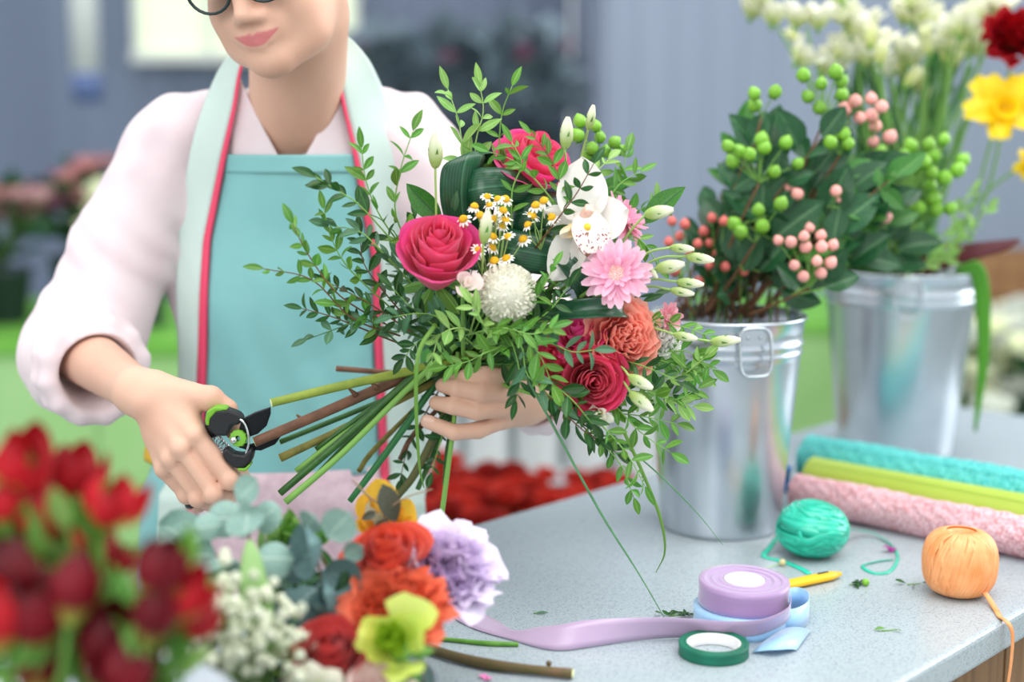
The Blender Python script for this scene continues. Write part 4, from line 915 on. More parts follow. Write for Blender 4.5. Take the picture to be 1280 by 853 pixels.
LB = leafmesh('blade', mat('broad_leaf_green', (66, 128, 44), .4, (50, 108, 40), 30, rib=(.05, (40, 90, 40)), transl=.2), .46, .9, .25, .1, nu=6, nv=9)
inst('blade', LB, g0, frame(P(853, 232, 1.56)-P(800, 285, 1.57), (-.5, -1, .5), P(806, 280, 1.57), .060)); bstem(g0, P(806, 280, 1.57), None, .0024)
g0 = thing('broad_leaf', P(545, 280, 1.56), 'pointed dark leaf left of the tall looped leaf', 'leaf'); inst('blade', LB, g0, frame(P(508, 232, 1.56)-P(550, 275, 1.56), (-.3, -1, .2), P(552, 276, 1.56), .056)); bstem(g0, P(552, 276, 1.56), None)
# ---- chamomile
M_yel = mat('chamomile_yellow', (246, 196, 30), .7, (226, 166, 14), 500, bump=.5); M_wr = mat('chamomile_ray', (250, 250, 246), .6, transl=.2)
g = G(); lathe(g, [(1e-3, .85), (.5, .72), (.9, .3), (1, 0), (.8, -.3), (1e-3, -.4)], 12); ME_disc = g.mesh('disc', M_yel)
ME_ray = grid(2, 3, lambda a, b: V(((a-.5)*.62*math.sin(math.pi*(b*.7+.2)), .7+b*1.15, -.35*b*b))).mesh('ray_petal', M_wr)
def chamo(label, base, heads, seed):
    b = px3(base); t = thing('chamomile_spray', b, label, 'flower'); rr = random.Random(seed)
    for hx_, hy_ in heads:
        p = P(hx_, hy_, 1.50+rr.uniform(-.012, .014)); ax = V((rr.gauss(0, .35), -.55+rr.gauss(0, .2), .85)).normalized(); r = rr.uniform(.0042, .0056)
        g = G(); tube(g, [b, b.lerp(p, .5)+V((rr.gauss(0, .003), .006, -.003)), p-ax*r*.3], [.0009, .0006], 5, 5); st_ = g.obj('stalk', M_st[2], t)
        M = axisM(p, ax, s=r); hd = inst('flower_head', ME_disc, t, M); n = 11; drp = rr.uniform(-.6, .3)
        for k in range(n):
            if rr.random() < .12: continue
            a = 2*math.pi*k/n; inst('ray_petal', ME_ray, hd, M @ Matrix.Rotation(a, 4, 'Z') @ Matrix.Rotation(drp+rr.uniform(-.15, .15), 4, 'X'))
    bstem(t, b, None, .0012)
chamo('spray of tiny white chamomile with yellow centres above the pompon', (614, 372, 1.53), [(609, 246), (622, 249), (632, 249), (612, 256), (593, 258), (600, 269), (579, 274), (629, 263), (632, 275), (618, 274), (628, 283), (616, 296), (615, 310), (654, 299), (633, 323), (618, 326), (598, 313), (635, 296)], 2)
chamo('smaller sprig of chamomile between dark leaf and orchid', (676, 312, 1.53), [(680, 251), (670, 257), (665, 270), (689, 272), (660, 281)], 3)
# ---- lisianthus buds
M_bud = mat('bud_green_white', (172, 198, 110), .45, uvgrad=[(.2, .8, (236, 236, 210))], transl=.2)
def budmesh():
    def fn(a, b):
        an = 2*math.pi*a+b*1.6; r = .19*math.sin(math.pi*(b**.85*.84+.09))**.8*(1+.10*math.cos(3*an-b*2)); return V((r*math.cos(an), b, r*math.sin(an)))
    return grid(15, 10, fn).mesh('bud', M_bud)
ME_bud = budmesh(); ME_sep = leafmesh('sepal', M_lf[0], .16, .8, .1, -.1)
def bud(label, base, tip, stemto, Wd=1.0, n=5, group=None, r=.0011):
    a, b = px3(base), px3(tip); t = thing('lisianthus_bud', a, label, 'bud', group); d = b-a; L_ = d.length
    M = frame(d, (0, -1, .1), a) @ Matrix.Diagonal((L_*Wd, L_, L_*Wd, 1)); inst('bud', ME_bud, t, M)
    for k in range(n):
        q = 2*math.pi*k/n; o = frame(d, (0, -1, .1), a).to_3x3() @ V((math.cos(q), 0, math.sin(q))); inst('sepal', ME_sep, t, frame(d+o*L_*.16, o, a+o*L_*.08*Wd, L_*.62))
    g = G(); tube(g, [a+d*.03]+[px3(p) for p in stemto], [r*1.2, r], 6, 5); g.obj('stem', M_st[2], t)
bud('tall greenish white bud standing upright left of the looped leaves', (544, 210, 1.52), (544, 166, 1.515), [(545, 250, 1.53), (548, 330, 1.55), BP], 1.1)
bud('pale bud in front of the top pink rose', (706, 186, 1.53), (710, 146, 1.525), [(706, 220, 1.55), (690, 300, 1.58), BP], 1.1)
bud('narrow pale bud highest at the bouquet\'s right', (735, 162, 1.56), (742, 131, 1.555), [(728, 190, 1.58), (700, 270, 1.6), BP], .95)
bud('closed greenish bud between rose and chamomile', (604, 304, 1.475), (610, 263, 1.47), [(603, 330, 1.49), (598, 380, 1.54), BP], 1.0)
bud('plump white bud right below the coral rose', (786, 470, 1.47), (816, 486, 1.462), [(770, 455, 1.50), (720, 440, 1.56), BP], 1.15)
bud('plump white bud lowest under the coral rose', (788, 490, 1.47), (816, 514, 1.462), [(770, 470, 1.50), (720, 450, 1.56), BP], 1.15)
for i, (a, b, c, lb) in enumerate([((838, 309), (868, 312), (800, 322), 'green tipped bud uppermost among those reaching right over the bucket'), ((858, 320), (893, 326), (812, 328), 'slim pale bud pointing at the zinc bucket'), ((820, 336), (856, 330), (790, 345), 'fat pale bud right of the pale pink daisy'),
                                   ((846, 352), (880, 356), (800, 352), 'pale bud level with the bucket rim'), ((838, 362), (868, 368), (800, 360), 'small bud under the bud level with the bucket rim'), ((806, 330), (822, 348), (785, 345), 'short blunt bud closest to the pale pink daisy'), ((888, 427), (926, 425), (850, 420), 'farthest right bud lying across the bucket front'), ((842, 418), (872, 424), (815, 410), 'pale bud beside the white carnation'), ((806, 268), (842, 262), (780, 300), 'striped green bud below the round leaf')]):
    bud(lb, (a[0], a[1], 1.50), (b[0], b[1], 1.495), [(c[0], c[1], 1.52), (720, 390, 1.57), BP], 1.25 if i in (2, 8) else 1.0)
# ---- green berries at the bouquet's back
M_berry = mat('berry_green', (132, 186, 62), .3, (110, 168, 46), 30, spec=.5, sss=.1, sssr=.004, var=.12); M_berryp = mat('berry_pink', (244, 178, 170), .35, (236, 156, 148), 30, var=.12, sss=.1, sssr=.004)
M_berryr = mat('berry_coral', (226, 122, 112), .35, (212, 96, 90), 30, var=.12)
g = G(); lathe(g, [(1e-4, -.9), (.45, -.82), (.85, -.45), (1, 0), (.86, .5), (.5, .92), (.2, 1.12), (.06, 1.22), (1e-4, 1.24)], 14); MB = {k: g.mesh('berry', m) for k, m in (('g', M_berry), ('p', M_berryp), ('r', M_berryr))}
ME_bs = leafmesh('sepal', M_lf[0], .6, .9, .1, .2, nu=2, nv=3)
def berries(name, label, base, pts, col, r, leaves=(), sm=0, seed=1, group=None, jitY=.02, lk=1, Lf=.05):
    b = px3(base); t = thing(name, b, label, 'berry stem', group); rr = random.Random(seed)
    cx_ = sum(p[0] for p in pts)/len(pts); cy_ = sum(p[1] for p in pts)/len(pts); Y0 = pts[0][2]; fork = P(cx_, max(p[1] for p in pts)+14, Y0+.01)
    g = G(); tube(g, [b, b.lerp(fork, .5)+V((rr.gauss(0, .006), 0, 0)), fork], [.0022, .0014], 6, 5); g.obj('stem', M_st[sm], t)
    for q in pts:
        p = P(q[0], q[1], q[2]+rr.uniform(-jitY, jitY)); d = (p-fork+V((0, -.004, .012))).normalized(); s = r*rr.uniform(.88, 1.1)
        o = inst('berry', MB[col], t, axisM(p, d+rv(.15), s=s))
        for k in range(4):
            a = k*1.57; e = axisM(p, d).to_3x3() @ V((math.cos(a), math.sin(a), -.1)); inst('sepal', ME_bs, o, frame(e, -d, p-d*s*.8, s*1.1))
        g = G(); tube(g, [fork, fork.lerp(p, .6)+V((0, .003, 0)), p-d*s*.8], [.0009, .0007], 5, 4); g.obj('stalk', M_st[0], t)
    for q in leaves:
        p = P(q[0], q[1], q[2]); e = P(q[3], q[4], q[2]+rr.uniform(-.02, .01)); inst('leaf', rr.choice(HL[lk]), t, frame(e-p, (rr.gauss(0, .3), -.8, .6), p, (e-p).length))
        g = G(); tube(g, [fork.lerp(b, .3), p], [.001, .001], 5, 3); g.obj('stalk', M_st[0], t)
    return t
M_hl = [mat('broad_leaf_deep', (38, 92, 50), .38, (28, 74, 46), 20, rib=(.04, (80, 130, 80)), transl=.12, var=.15), mat('broad_leaf_fresh', (76, 140, 62), .4, (60, 120, 52), 20, rib=(.04, (120, 170, 90)), transl=.2, var=.15)]
HL = {1: [leafmesh('leaf', M_hl[0], .62, .85, .16, c_, nu=6, nv=8, wave=.015) for c_ in (.1, .25, .0)], 0: [leafmesh('leaf', M_hl[1], .5, .9, .14, c_, nu=6, nv=8) for c_ in (.1, .25, .0)]}
berries('berry_spray', 'cluster of soft green berries at the back of the bouquet', (735, 260, 1.66), [(750, 172, 1.66), (768, 178, 1.66), (725, 152, 1.66), (745, 158, 1.67), (757, 190, 1.66), (776, 188, 1.66), (740, 186, 1.66), (722, 170, 1.67), (733, 196, 1.65)], 'g', .0078, [(745, 240, 1.66, 792, 225), (740, 250, 1.66, 800, 262), (735, 230, 1.65, 690, 215)], lk=0)
# ---- leafy sprigs
LP_ = 'left of the hot pink rose'
S = [
 ('longest sprig reaching far left over the teal apron', [(500, 420, 1.54), (440, 398, 1.50), (390, 350, 1.48), (330, 336, 1.46)], 0, .024, 9, 1),
 ('sprig arching left with tips near the apron middle', [(490, 410, 1.54), (425, 370, 1.49), (385, 318, 1.47), (366, 280, 1.46)], 0, .025, 9, 1),
 ('leafy sprig rising in front of the mint apron strap', [(520, 330, 1.55), (478, 275, 1.52), (458, 228, 1.51), (452, 186, 1.50)], 0, .027, 7, 0),
 ('thin sprig with curled tip rising toward the shoulder', [(525, 330, 1.55), (495, 270, 1.52), (500, 215, 1.50), (516, 164, 1.49)], 0, .026, 7, 0),
 ('sprig fanning out left at bib height', [(515, 330, 1.54), (455, 262, 1.50), (425, 240, 1.49), (395, 222, 1.48)], 1, .028, 7, 0),
 ('dense sprig with small round leaves beside the apron edge', [(505, 400, 1.55), (440, 340, 1.51), (415, 300, 1.50), (405, 262, 1.49)], 0, .023, 9, 0),
 ('low sprig pointing left under the longest one', [(500, 430, 1.55), (445, 408, 1.51), (415, 396, 1.50), (378, 386, 1.49)], 1, .022, 7, 1),
 ('grey green sprig hanging lowest at the left', [(510, 440, 1.55), (460, 400, 1.51), (430, 408, 1.50), (385, 424, 1.49)], 3, .022, 7, 3),
 ('upright dark sprig close left of the hot pink rose', [(510, 400, 1.56), (480, 365, 1.53), (455, 330, 1.52), (450, 296, 1.52)], 1, .027, 7, 1),
 ('narrow leaved sprig crossing the apron edge', [(520, 360, 1.55), (480, 318, 1.51), (450, 290, 1.50), (412, 282, 1.49)], 3, .026, 7, 0),
 ('sprig of small leaves between apron and rose', [(520, 420, 1.55), (470, 385, 1.52), (440, 368, 1.51), (408, 352, 1.50)], 1, .023, 8, 1),
 ('pale green sprig topmost on the bouquet, left twig', [(600, 270, 1.60), (580, 205, 1.57), (574, 155, 1.56), (560, 112, 1.55)], 2, .030, 6, 2),
 ('pale green sprig topmost on the bouquet, right twig', [(612, 260, 1.60), (594, 190, 1.57), (604, 140, 1.56), (600, 108, 1.55)], 2, .030, 6, 2),
 ('slim curved sprig behind the topmost pale twigs', [(625, 240, 1.60), (624, 180, 1.58), (628, 140, 1.57), (640, 108, 1.56)], 0, .026, 4, 0),
 ('sprig lying across the left of the top pink rose', [(700, 262, 1.54), (665, 220, 1.53), (640, 200, 1.53), (612, 190, 1.53)], 0, .024, 6, 0),
 ('reddish stemmed sprig over the top pink rose', [(690, 290, 1.54), (700, 235, 1.53), (686, 195, 1.53), (664, 168, 1.53)], 0, .022, 7, 1),
 ('sprig pointing up right beside the orchid', [(668, 312, 1.53), (700, 270, 1.50), (722, 240, 1.50), (742, 205, 1.50)], 1, .024, 5, 1),
 ('fine leaved dark sprig right of the pompon', [(600, 440, 1.53), (640, 400, 1.49), (672, 370, 1.48), (692, 334, 1.48)], 0, .022, 9, 0),
 ('bushy sprig ending at the dark rolled leaf', [(610, 450, 1.53), (660, 410, 1.49), (690, 385, 1.48), (712, 356, 1.48)], 1, .024, 8, 0),
 ('bright sprig under the pompon', [(600, 450, 1.53), (610, 420, 1.48), (600, 398, 1.46), (590, 380, 1.45)], 2, .024, 5, 2),
 ('light green sprig hanging before the hand', [(600, 420, 1.52), (575, 410, 1.47), (550, 420, 1.46), (540, 450, 1.46)], 2, .026, 6, 2),
 ('bluish leaved sprig left below the hot pink rose', [(590, 430, 1.53), (555, 400, 1.49), (525, 392, 1.48), (492, 396, 1.48)], 3, .026, 6, 0),
 ('dark sprig just below the hot pink rose', [(585, 430, 1.54), (540, 405, 1.50), (510, 380, 1.49), (490, 360, 1.49)], 1, .026, 7, 0),
 ('bright sprig spreading over the fingers', [(640, 430, 1.50), (610, 440, 1.46), (585, 452, 1.46), (560, 458, 1.46)], 0, .024, 6, 0),
 ('sprig dipping down over the knuckles', [(620, 400, 1.52), (640, 430, 1.48), (650, 470, 1.46), (645, 500, 1.46)], 1, .026, 5, 0),
 ('big leaved sprig in front of the lower centre', [(600, 400, 1.52), (640, 410, 1.47), (672, 440, 1.45), (690, 480, 1.45)], 0, .030, 7, 0),
 ('bluish sprig hanging down at the centre', [(610, 400, 1.52), (650, 430, 1.47), (660, 470, 1.455), (700, 505, 1.45)], 3, .029, 7, 0),
 ('sprig crossing below the crimson rose', [(620, 410, 1.52), (680, 470, 1.47), (715, 500, 1.45), (740, 530, 1.45)], 1, .027, 8, 0),
 ('reddish twig with leaves pointing down right', [(630, 430, 1.53), (690, 500, 1.48), (725, 535, 1.46), (745, 548, 1.46)], 1, .028, 6, 1),
 ('sprig trailing lowest toward the counter', [(680, 470, 1.52), (750, 530, 1.47), (785, 570, 1.46), (806, 608, 1.46)], 0, .028, 8, 0),
 ('long leafy sprig at the lower right edge', [(690, 450, 1.54), (760, 500, 1.50), (800, 540, 1.49), (838, 566, 1.48)], 0, .026, 8, 0),
 ('sprig curling before the zinc bucket', [(700, 440, 1.54), (790, 480, 1.51), (840, 500, 1.50), (872, 486, 1.50)], 0, .027, 8, 0),
 ('sprig farthest right before the bucket', [(720, 430, 1.55), (810, 440, 1.53), (860, 440, 1.52), (890, 462, 1.51)], 0, .026, 8, 0),
 ('light sprig over the bucket at mid height', [(730, 420, 1.56), (810, 470, 1.53), (850, 470, 1.52), (880, 448, 1.51)], 2, .026, 7, 2),
 ('small sprig beneath the right buds', [(740, 400, 1.56), (800, 400, 1.53), (850, 408, 1.52), (886, 420, 1.51)], 0, .022, 7, 0),
 ('sprig below the coral rose pointing right', [(720, 450, 1.54), (780, 452, 1.50), (815, 462, 1.49), (850, 478, 1.48)], 1, .026, 7, 0),
 ('sprig of pointed leaves above the crimson rose', [(650, 420, 1.52), (690, 430, 1.475), (715, 440, 1.465), (742, 438, 1.46)], 3, .026, 5, 0),
 ('leafy twig beside the pale pink daisy', [(720, 350, 1.56), (770, 300, 1.53), (800, 300, 1.53), (822, 330, 1.53)], 0, .022, 6, 0),
 ('soft green sprig behind the orchid', [(720, 330, 1.62), (755, 260, 1.62), (775, 230, 1.63), (800, 215, 1.64)], 0, .028, 7, 0),
 ('green sprig in the shade below the hand', [(575, 470, 1.62), (560, 520, 1.60), (548, 560, 1.60), (540, 590, 1.60)], 1, .022, 7, 0),
 ('back sprig right of the topmost buds', [(700, 330, 1.64), (745, 270, 1.64), (772, 232, 1.65), (784, 190, 1.66)], 0, .030, 7, 0),
 ('blurred sprig pointing right behind the orchid', [(700, 330, 1.64), (760, 280, 1.64), (800, 262, 1.64), (822, 250, 1.64)], 0, .030, 7, 0),
 ('sprig in the gap between top rose and right buds', [(690, 320, 1.63), (722, 262, 1.62), (738, 225, 1.62), (760, 200, 1.63)], 2, .026, 7, 2),
 ('fresh sprig filling the right side above the bucket rim', [(700, 430, 1.56), (770, 430, 1.54), (820, 440, 1.53), (862, 462, 1.53)], 0, .028, 9, 0),
 ('fresh sprig just under the white carnation', [(710, 430, 1.56), (780, 440, 1.53), (830, 452, 1.52), (874, 470, 1.52)], 0, .027, 9, 0),
 ('pale sprig lower right, tips before the bucket', [(700, 450, 1.56), (770, 490, 1.54), (820, 500, 1.53), (866, 508, 1.53)], 2, .026, 9, 2),
 ('green sprig under the two plump buds', [(690, 460, 1.55), (750, 510, 1.52), (800, 520, 1.51), (846, 530, 1.51)], 0, .026, 9, 0),
 ('dark sprig behind the plump buds', [(690, 450, 1.57), (750, 480, 1.55), (800, 490, 1.55), (850, 494, 1.55)], 1, .030, 9, 0),
 ('shaded sprig hanging below the crimson rose heart', [(670, 460, 1.55), (710, 510, 1.52), (740, 545, 1.51), (770, 566, 1.51)], 1, .027, 8, 1),
 ('thin trailing sprig second lowest toward the counter', [(690, 470, 1.54), (740, 540, 1.50), (775, 580, 1.49), (792, 622, 1.49)], 0, .025, 7, 0),
 ('dense low sprig left of the hand', [(560, 450, 1.56), (545, 420, 1.50), (520, 430, 1.48), (505, 448, 1.48)], 1, .026, 7, 0),
 ('light sprig crossing under the pompon to the right', [(580, 420, 1.52), (625, 410, 1.465), (665, 418, 1.455), (690, 410, 1.455)], 0, .026, 7, 0),
 ('sprig of long leaves before the top pink rose', [(640, 300, 1.55), (640, 240, 1.535), (652, 205, 1.53), (640, 178, 1.53)], 0, .026, 5, 0),
 ('dark sprig among the cut stems', [(560, 470, 1.62), (530, 520, 1.61), (510, 560, 1.61), (500, 600, 1.61)], 1, .024, 7, 1),
]
for lb, pts, kd, L_, n, sm in S: sprig('leafy_sprig', lb, pts, kd, L_, n, sm=sm, group='leafy sprigs of the bouquet')
rr = random.Random(77)
for i in range(46):
    a = rr.uniform(-.6, 2*math.pi-1.9) if i < 30 else rr.uniform(0, 6.28); k = rr.uniform(.35, .92)
    e = (645+190*k*math.cos(a), 365-165*k*math.sin(a), rr.uniform(1.55, 1.66)); m_ = ((e[0]+572)/2+rr.uniform(-25, 25), (e[1]+455)/2+rr.uniform(-20, 10), rr.uniform(1.56, 1.64))
    sprig('leafy_sprig', 'dark leafy filler sprig in the shaded inside of the bouquet', [(572+rr.uniform(-12, 30), 455+rr.uniform(-18, 12), 1.60), m_, e], rr.choice([1, 1, 1, 3]), .028, 7, group='dark filler sprigs inside the bouquet', seed=i, sm=3, rn=.7)
# ---- stems at the binding and grass blades
owners = []
for t, e in STEMS:
    if t not in owners: owners.append(t)
M_lime = mat('lime_stem', (144, 160, 60), .45, (122, 142, 50), 60, rib=None); M_brst = mat('brown_branch', (120, 82, 60), .6, (98, 66, 48), 70, bump=.4); M_knot = mat('knotty_branch', (128, 120, 52), .6, (98, 96, 40), 90, bump=.5)
M_dk = mat('dark_flower_stem', (58, 104, 42), .45, (44, 84, 34), 60)
def loose(name, label, pts, r, m, cut=True, cat='stem', **k):
    sp = [px3(p) for p in pts]; t = owners.pop(0); g = G(); tube(g, sp, r, 10, 6); o = g.obj('cut_stalk', m, t); o['label'] = label
    if cut:
        rr_ = (r[-1] if isinstance(r, list) else r); d = (sp[-1]-sp[-2]).normalized(); g = G(); lathe(g, [(1e-5, .0006), (rr_*.8, .0004), (rr_*.98, 0)], 12, axisM(sp[-1], d)); g.obj('cut_end', M_cut, o)
    return o
loose('cut_stem', 'thick lime green stem pointing left at the apron', [(600, 440, 1.60), (520, 462, 1.565), (430, 482, 1.53), (339, 504, 1.50)], [.0042, .0052, .0050, .0046], M_lime)
br = loose('cut_branch', 'brown branch being cut by the pruning shears', [(600, 430, 1.62), (500, 474, 1.57), (400, 518, 1.54), (318, 553, 1.522)], [.0050, .0060, .0058, .0056], M_brst)
for q in ((445, 494), (472, 486), (380, 527)):
    g = G(); tube(g, [P(q[0], q[1], 1.548), P(q[0]-9, q[1]-8, 1.543)], [.0035, .0012], 8, 2); g.obj('bud', M_brst, br)
loose('cut_stem', 'knotty yellow brown stem under the branch', [(600, 450, 1.62), (500, 500, 1.58), (410, 545, 1.56), (350, 573, 1.55)], [.0035, .0042, .0040, .0048], M_knot)
loose('cut_stem', 'slim green stem between branch and knotty stem', [(600, 450, 1.63), (500, 492, 1.59), (350, 553, 1.57)], [.0026, .0030, .0030], M_dk)
loose('cut_stem', 'pale green stem below the knotty one', [(590, 440, 1.61), (520, 480, 1.58), (440, 535, 1.56), (370, 589, 1.55)], [.003, .0034, .0030], M_st[0])
loose('cut_stem', 'dark green stem, upper of the two pointing down left', [(590, 410, 1.60), (520, 468, 1.565), (430, 548, 1.545), (350, 617, 1.535)], [.0044, .0046, .0044, .0040], M_dk)
loose('cut_stem', 'yellow green stem with node, lowest pointing down left', [(590, 415, 1.59), (520, 476, 1.56), (430, 565, 1.535), (357, 628, 1.525)], [.0030, .0034, .0034, .0040], M_st[0])
loose('cut_stem', 'deep green stem with flat cut hanging steeply', [(580, 430, 1.61), (530, 500, 1.59), (480, 570, 1.575), (437, 627, 1.565)], [.0032, .0040, .0040, .0034], mat('deep_green_stem', (34, 110, 52), .4))
loose('cut_stem', 'olive stem behind the steep green one', [(585, 450, 1.62), (555, 520, 1.61), (520, 590, 1.60), (496, 622, 1.60)], [.003, .0046, .0048, .004], mat('olive_stem', (84, 86, 44), .6))
loose('cut_stem', 'light green stem hanging straight down from the hand', [(572, 440, 1.58), (568, 520, 1.575), (558, 600, 1.57), (549, 668, 1.565)], [.0022, .0026, .0030, .0030], M_st[0])
loose('cut_stem', 'dark brown twig end sticking out behind the stems', [(560, 460, 1.66), (500, 466, 1.66), (420, 461, 1.66)], [.0026, .003, .0034], M_brst)
for k, (a, b, c_, lb) in enumerate([((560, 470), (470, 560), (448, 590), 'brownish short stem'), ((575, 480), (560, 560), (556, 606), 'thin drooping stem'), ((580, 480), (545, 560), (522, 612), 'broad green leaf stalk'), ((590, 470), (520, 540), (500, 575), 'rough brown stem end'), ((565, 450), (480, 500), (395, 562), 'thin stem in the middle of the fan'), ((570, 445), (470, 520), (400, 590), 'glossy thin green stem')]):
    loose('cut_stem', lb+(' in shade behind the bunch' if k < 4 else ' pointing left'), [(a[0], a[1], 1.62), (b[0], b[1], 1.615 if k < 4 else 1.57), (c_[0], c_[1], 1.61 if k < 4 else 1.555)], [.0022, .0032, .0030], [M_knot, M_dk, M_st[3], M_brst, M_dk, M_st[3]][k])
M_grass = mat('grass_blade', (96, 150, 104), .4, (76, 130, 86), 40, transl=.15); M_grassl = mat('grass_blade_lime', (112, 158, 66), .4, transl=.2)
def blade(label, pts, w_, m):
    sp = [px3(p) for p in pts]; t = thing('grass_blade', sp[0], label, 'grass blade'); g = G(); tube(g, sp, [(.0004, w_), (.0004, w_*.9), (.0003, w_*.2)], 6, 7, flat=(0, -1, .3)); g.obj('blade', m, t)
blade('long grass blade falling in front of counter to the lavender ribbon', [(640, 440, 1.52), (690, 530, 1.475), (750, 640, 1.46), (800, 720, 1.45), (846, 800, 1.435)], .0017, M_grass)
blade('thin grass blade hanging across the bucket front', [(760, 540, 1.50), (820, 590, 1.50), (870, 640, 1.50), (904, 682, 1.50)], .0010, M_grass)
blade('lime green blade curling down to the counter', [(780, 540, 1.49), (805, 595, 1.49), (826, 650, 1.50), (831, 690, 1.51), (820, 716, 1.52)], .0022, M_grassl)
blade('lime grass blade hanging in front of the fingers', [(545, 405, 1.47), (524, 440, 1.45), (520, 500, 1.45), (524, 580, 1.46), (530, 610, 1.47)], .0028, M_grassl)
# ================================================================== pruning shears
M_blk = mat('black_grip', (26, 27, 30), .45, bump=.2, nscale=300); M_pgr = mat('lime_grip', (112, 172, 44), .45); M_bl = mat('blade_black_steel', (30, 32, 36), .3, metal=.6); M_ch = mat('chrome', (220, 222, 225), .15, metal=1)
sh = thing('pruning_shears', P(297, 550, 1.53), 'black and lime green pruning shears held in the hand, cutting a branch', 'shears')
def plate(name, poly, Y, th, m, parent=sh, bv=.0012):
    g = G(); prism(g, [P(a, b, Y) for a, b in poly], (0, th, 0)); return bevel(g.obj(name, m, parent, False), bv, 2)
plate('cutting_blade', [(302, 524), (318, 516), (338, 509), (338, 518), (333, 533), (322, 543), (308, 548), (296, 546)], 1.524, .004, M_bl)
plate('hook_blade', [(296, 552), (312, 556), (332, 551), (350, 540), (353, 543), (344, 556), (326, 564), (308, 563), (298, 560)], 1.530, .005, M_bl)
g = G(); tube(g, [P(276, 534, 1.536), (P(256, 545, 1.548)), P(246, 580, 1.56), P(236, 618, 1.57)], [(.009, .008), (.0085, .0085), (.006, .007)], 12, 5); g.obj('upper_handle', M_blk, sh)
plate('upper_grip', [(259, 524), (268, 513), (284, 512), (298, 517), (304, 524), (298, 532), (290, 533), (284, 546), (270, 546), (260, 538)], 1.520, .017, M_blk, bv=.003)
plate('green_cap', [(256, 526), (258, 515), (268, 509), (281, 510), (284, 513), (270, 515), (262, 524), (261, 533), (257, 532)], 1.519, .019, M_pgr, bv=.002)
g = G(); tube(g, [P(288, 576, 1.535), P(272, 570, 1.55), P(262, 600, 1.562), P(240, 632, 1.572)], [(.008, .008), (.008, .008), (.006, .006)], 12, 5); g.obj('lower_handle', M_blk, sh)
plate('lower_grip', [(282, 560), (292, 567), (304, 569), (313, 560), (317, 566), (314, 578), (304, 587), (292, 586), (280, 576), (277, 566)], 1.520, .017, M_blk, bv=.003)
plate('green_cap', [(296, 586), (306, 586), (312, 580), (313, 583), (307, 590), (297, 589)], 1.519, .017, M_pgr, bv=.0015)
g = G(); tube(g, [P(242, 628, 1.548), P(236, 632, 1.556)], [.006, .005], 10, 2); g.obj('handle_tip', M_blk, sh)
g = G(); tube(g, [P(296, 518, 1.522), P(308, 530, 1.521), P(312, 552, 1.521), P(306, 570, 1.523)], [(.0016, .0012)], 8, 6) if False else tube(g, [P(292, 520, 1.522), P(306, 530, 1.521), P(311, 552, 1.521), P(306, 572, 1.523)], [.0014, .0014], 8, 6); g.obj('wire_guard', M_ch, sh)
Mp = axisM(P(298, 548, 1.522), (-.1, -1, .1)); g = G(); lathe(g, [(.0030, .003), (.0088, .0025), (.0094, 0), (.0088, -.004), (.003, -.004)], 24, Mp)
for k in range(12): box(g, (.0092*math.cos(k*.5236), .0092*math.sin(k*.5236), -.001), (.0012, .0012, .006), Mp)
g.obj('pivot_nut', M_pgr, sh, False)
g = G(); lathe(g, [(1e-4, .0055), (.0032, .005), (.0040, .002), (.0040, -.006), (1e-4, -.006)], 16, axisM(P(293, 550, 1.521), (-.2, -1, .1))); g.obj('bolt', M_ch, sh)
sp_ = []
for k in range(61):
    q = k/60; p = P(268, 548, 1.538).lerp(P(286, 566, 1.534), q); a = q*2*math.pi*6; sp_.append(p+V((math.cos(a)*.0050, 0, math.sin(a)*.0050))+V((0, math.sin(a)*.004, 0)))
g = G(); tube(g, sp_, [.0009, .0009], 6, 0); g.obj('spring', M_ch, sh)
# ================================================================== foliage and berries in the first bucket
gb = 'green berries in the front bucket'; R1 = (900, 400, 1.885)
def bp(px, py, Y=1.86): return (px, py, Y)
berries('berry_spray', 'green berry spray at the top of the front bucket', (925, 395, 1.89), [bp(1004, 94), bp(1027, 105), bp(1045, 90), bp(1052, 102), bp(1052, 119), bp(1024, 135), bp(1010, 121)], 'g', .0094, [(1020, 215, 1.88, 1065, 160), (1000, 190, 1.88, 975, 135), (1010, 230, 1.90, 1050, 200)], sm=1, seed=3)
berries('berry_spray', 'pair of green berries at the front bucket\'s upper left', (890, 395, 1.89), [bp(943, 117), bp(969, 115), bp(944, 132)], 'g', .0094, [(955, 200, 1.88, 915, 140), (960, 190, 1.88, 975, 130), (950, 210, 1.9, 990, 170)], sm=1, seed=4)
berries('berry_spray', 'green berry spray at the left middle above the front bucket', (885, 395, 1.87), [bp(952, 175, 1.83), bp(955, 185, 1.83), bp(937, 193, 1.83), bp(982, 179, 1.83), bp(997, 205, 1.83), bp(968, 215, 1.83), bp(916, 202, 1.83), bp(910, 183, 1.83), bp(924, 190, 1.84)], 'g', .0092, [(960, 270, 1.86, 1000, 215), (950, 275, 1.86, 905, 235), (965, 300, 1.86, 1030, 250), (955, 260, 1.87, 925, 215)], sm=1, seed=5)
berries('berry_spray', 'lowest green berries over the front bucket', (880, 395, 1.86), [bp(948, 263, 1.82), bp(976, 255, 1.82), bp(918, 280, 1.82), bp(953, 283, 1.82), bp(926, 290, 1.82)], 'g', .0092, [(935, 330, 1.85, 905, 265), (950, 340, 1.85, 985, 300), (930, 340, 1.84, 950, 290)], sm=1, seed=6)
berries('berry_spray', 'green berries above the large middle leaf of the front bucket', (930, 395, 1.89), [bp(1046, 167), bp(1055, 168), bp(1038, 178), bp(1060, 180, 1.88)], 'g', .0092, [(1030, 270, 1.87, 1062, 205), (1040, 290, 1.86, 1100, 240), (1050, 260, 1.86, 1040, 305), (1060, 240, 1.88, 1110, 200)], sm=1, seed=7)
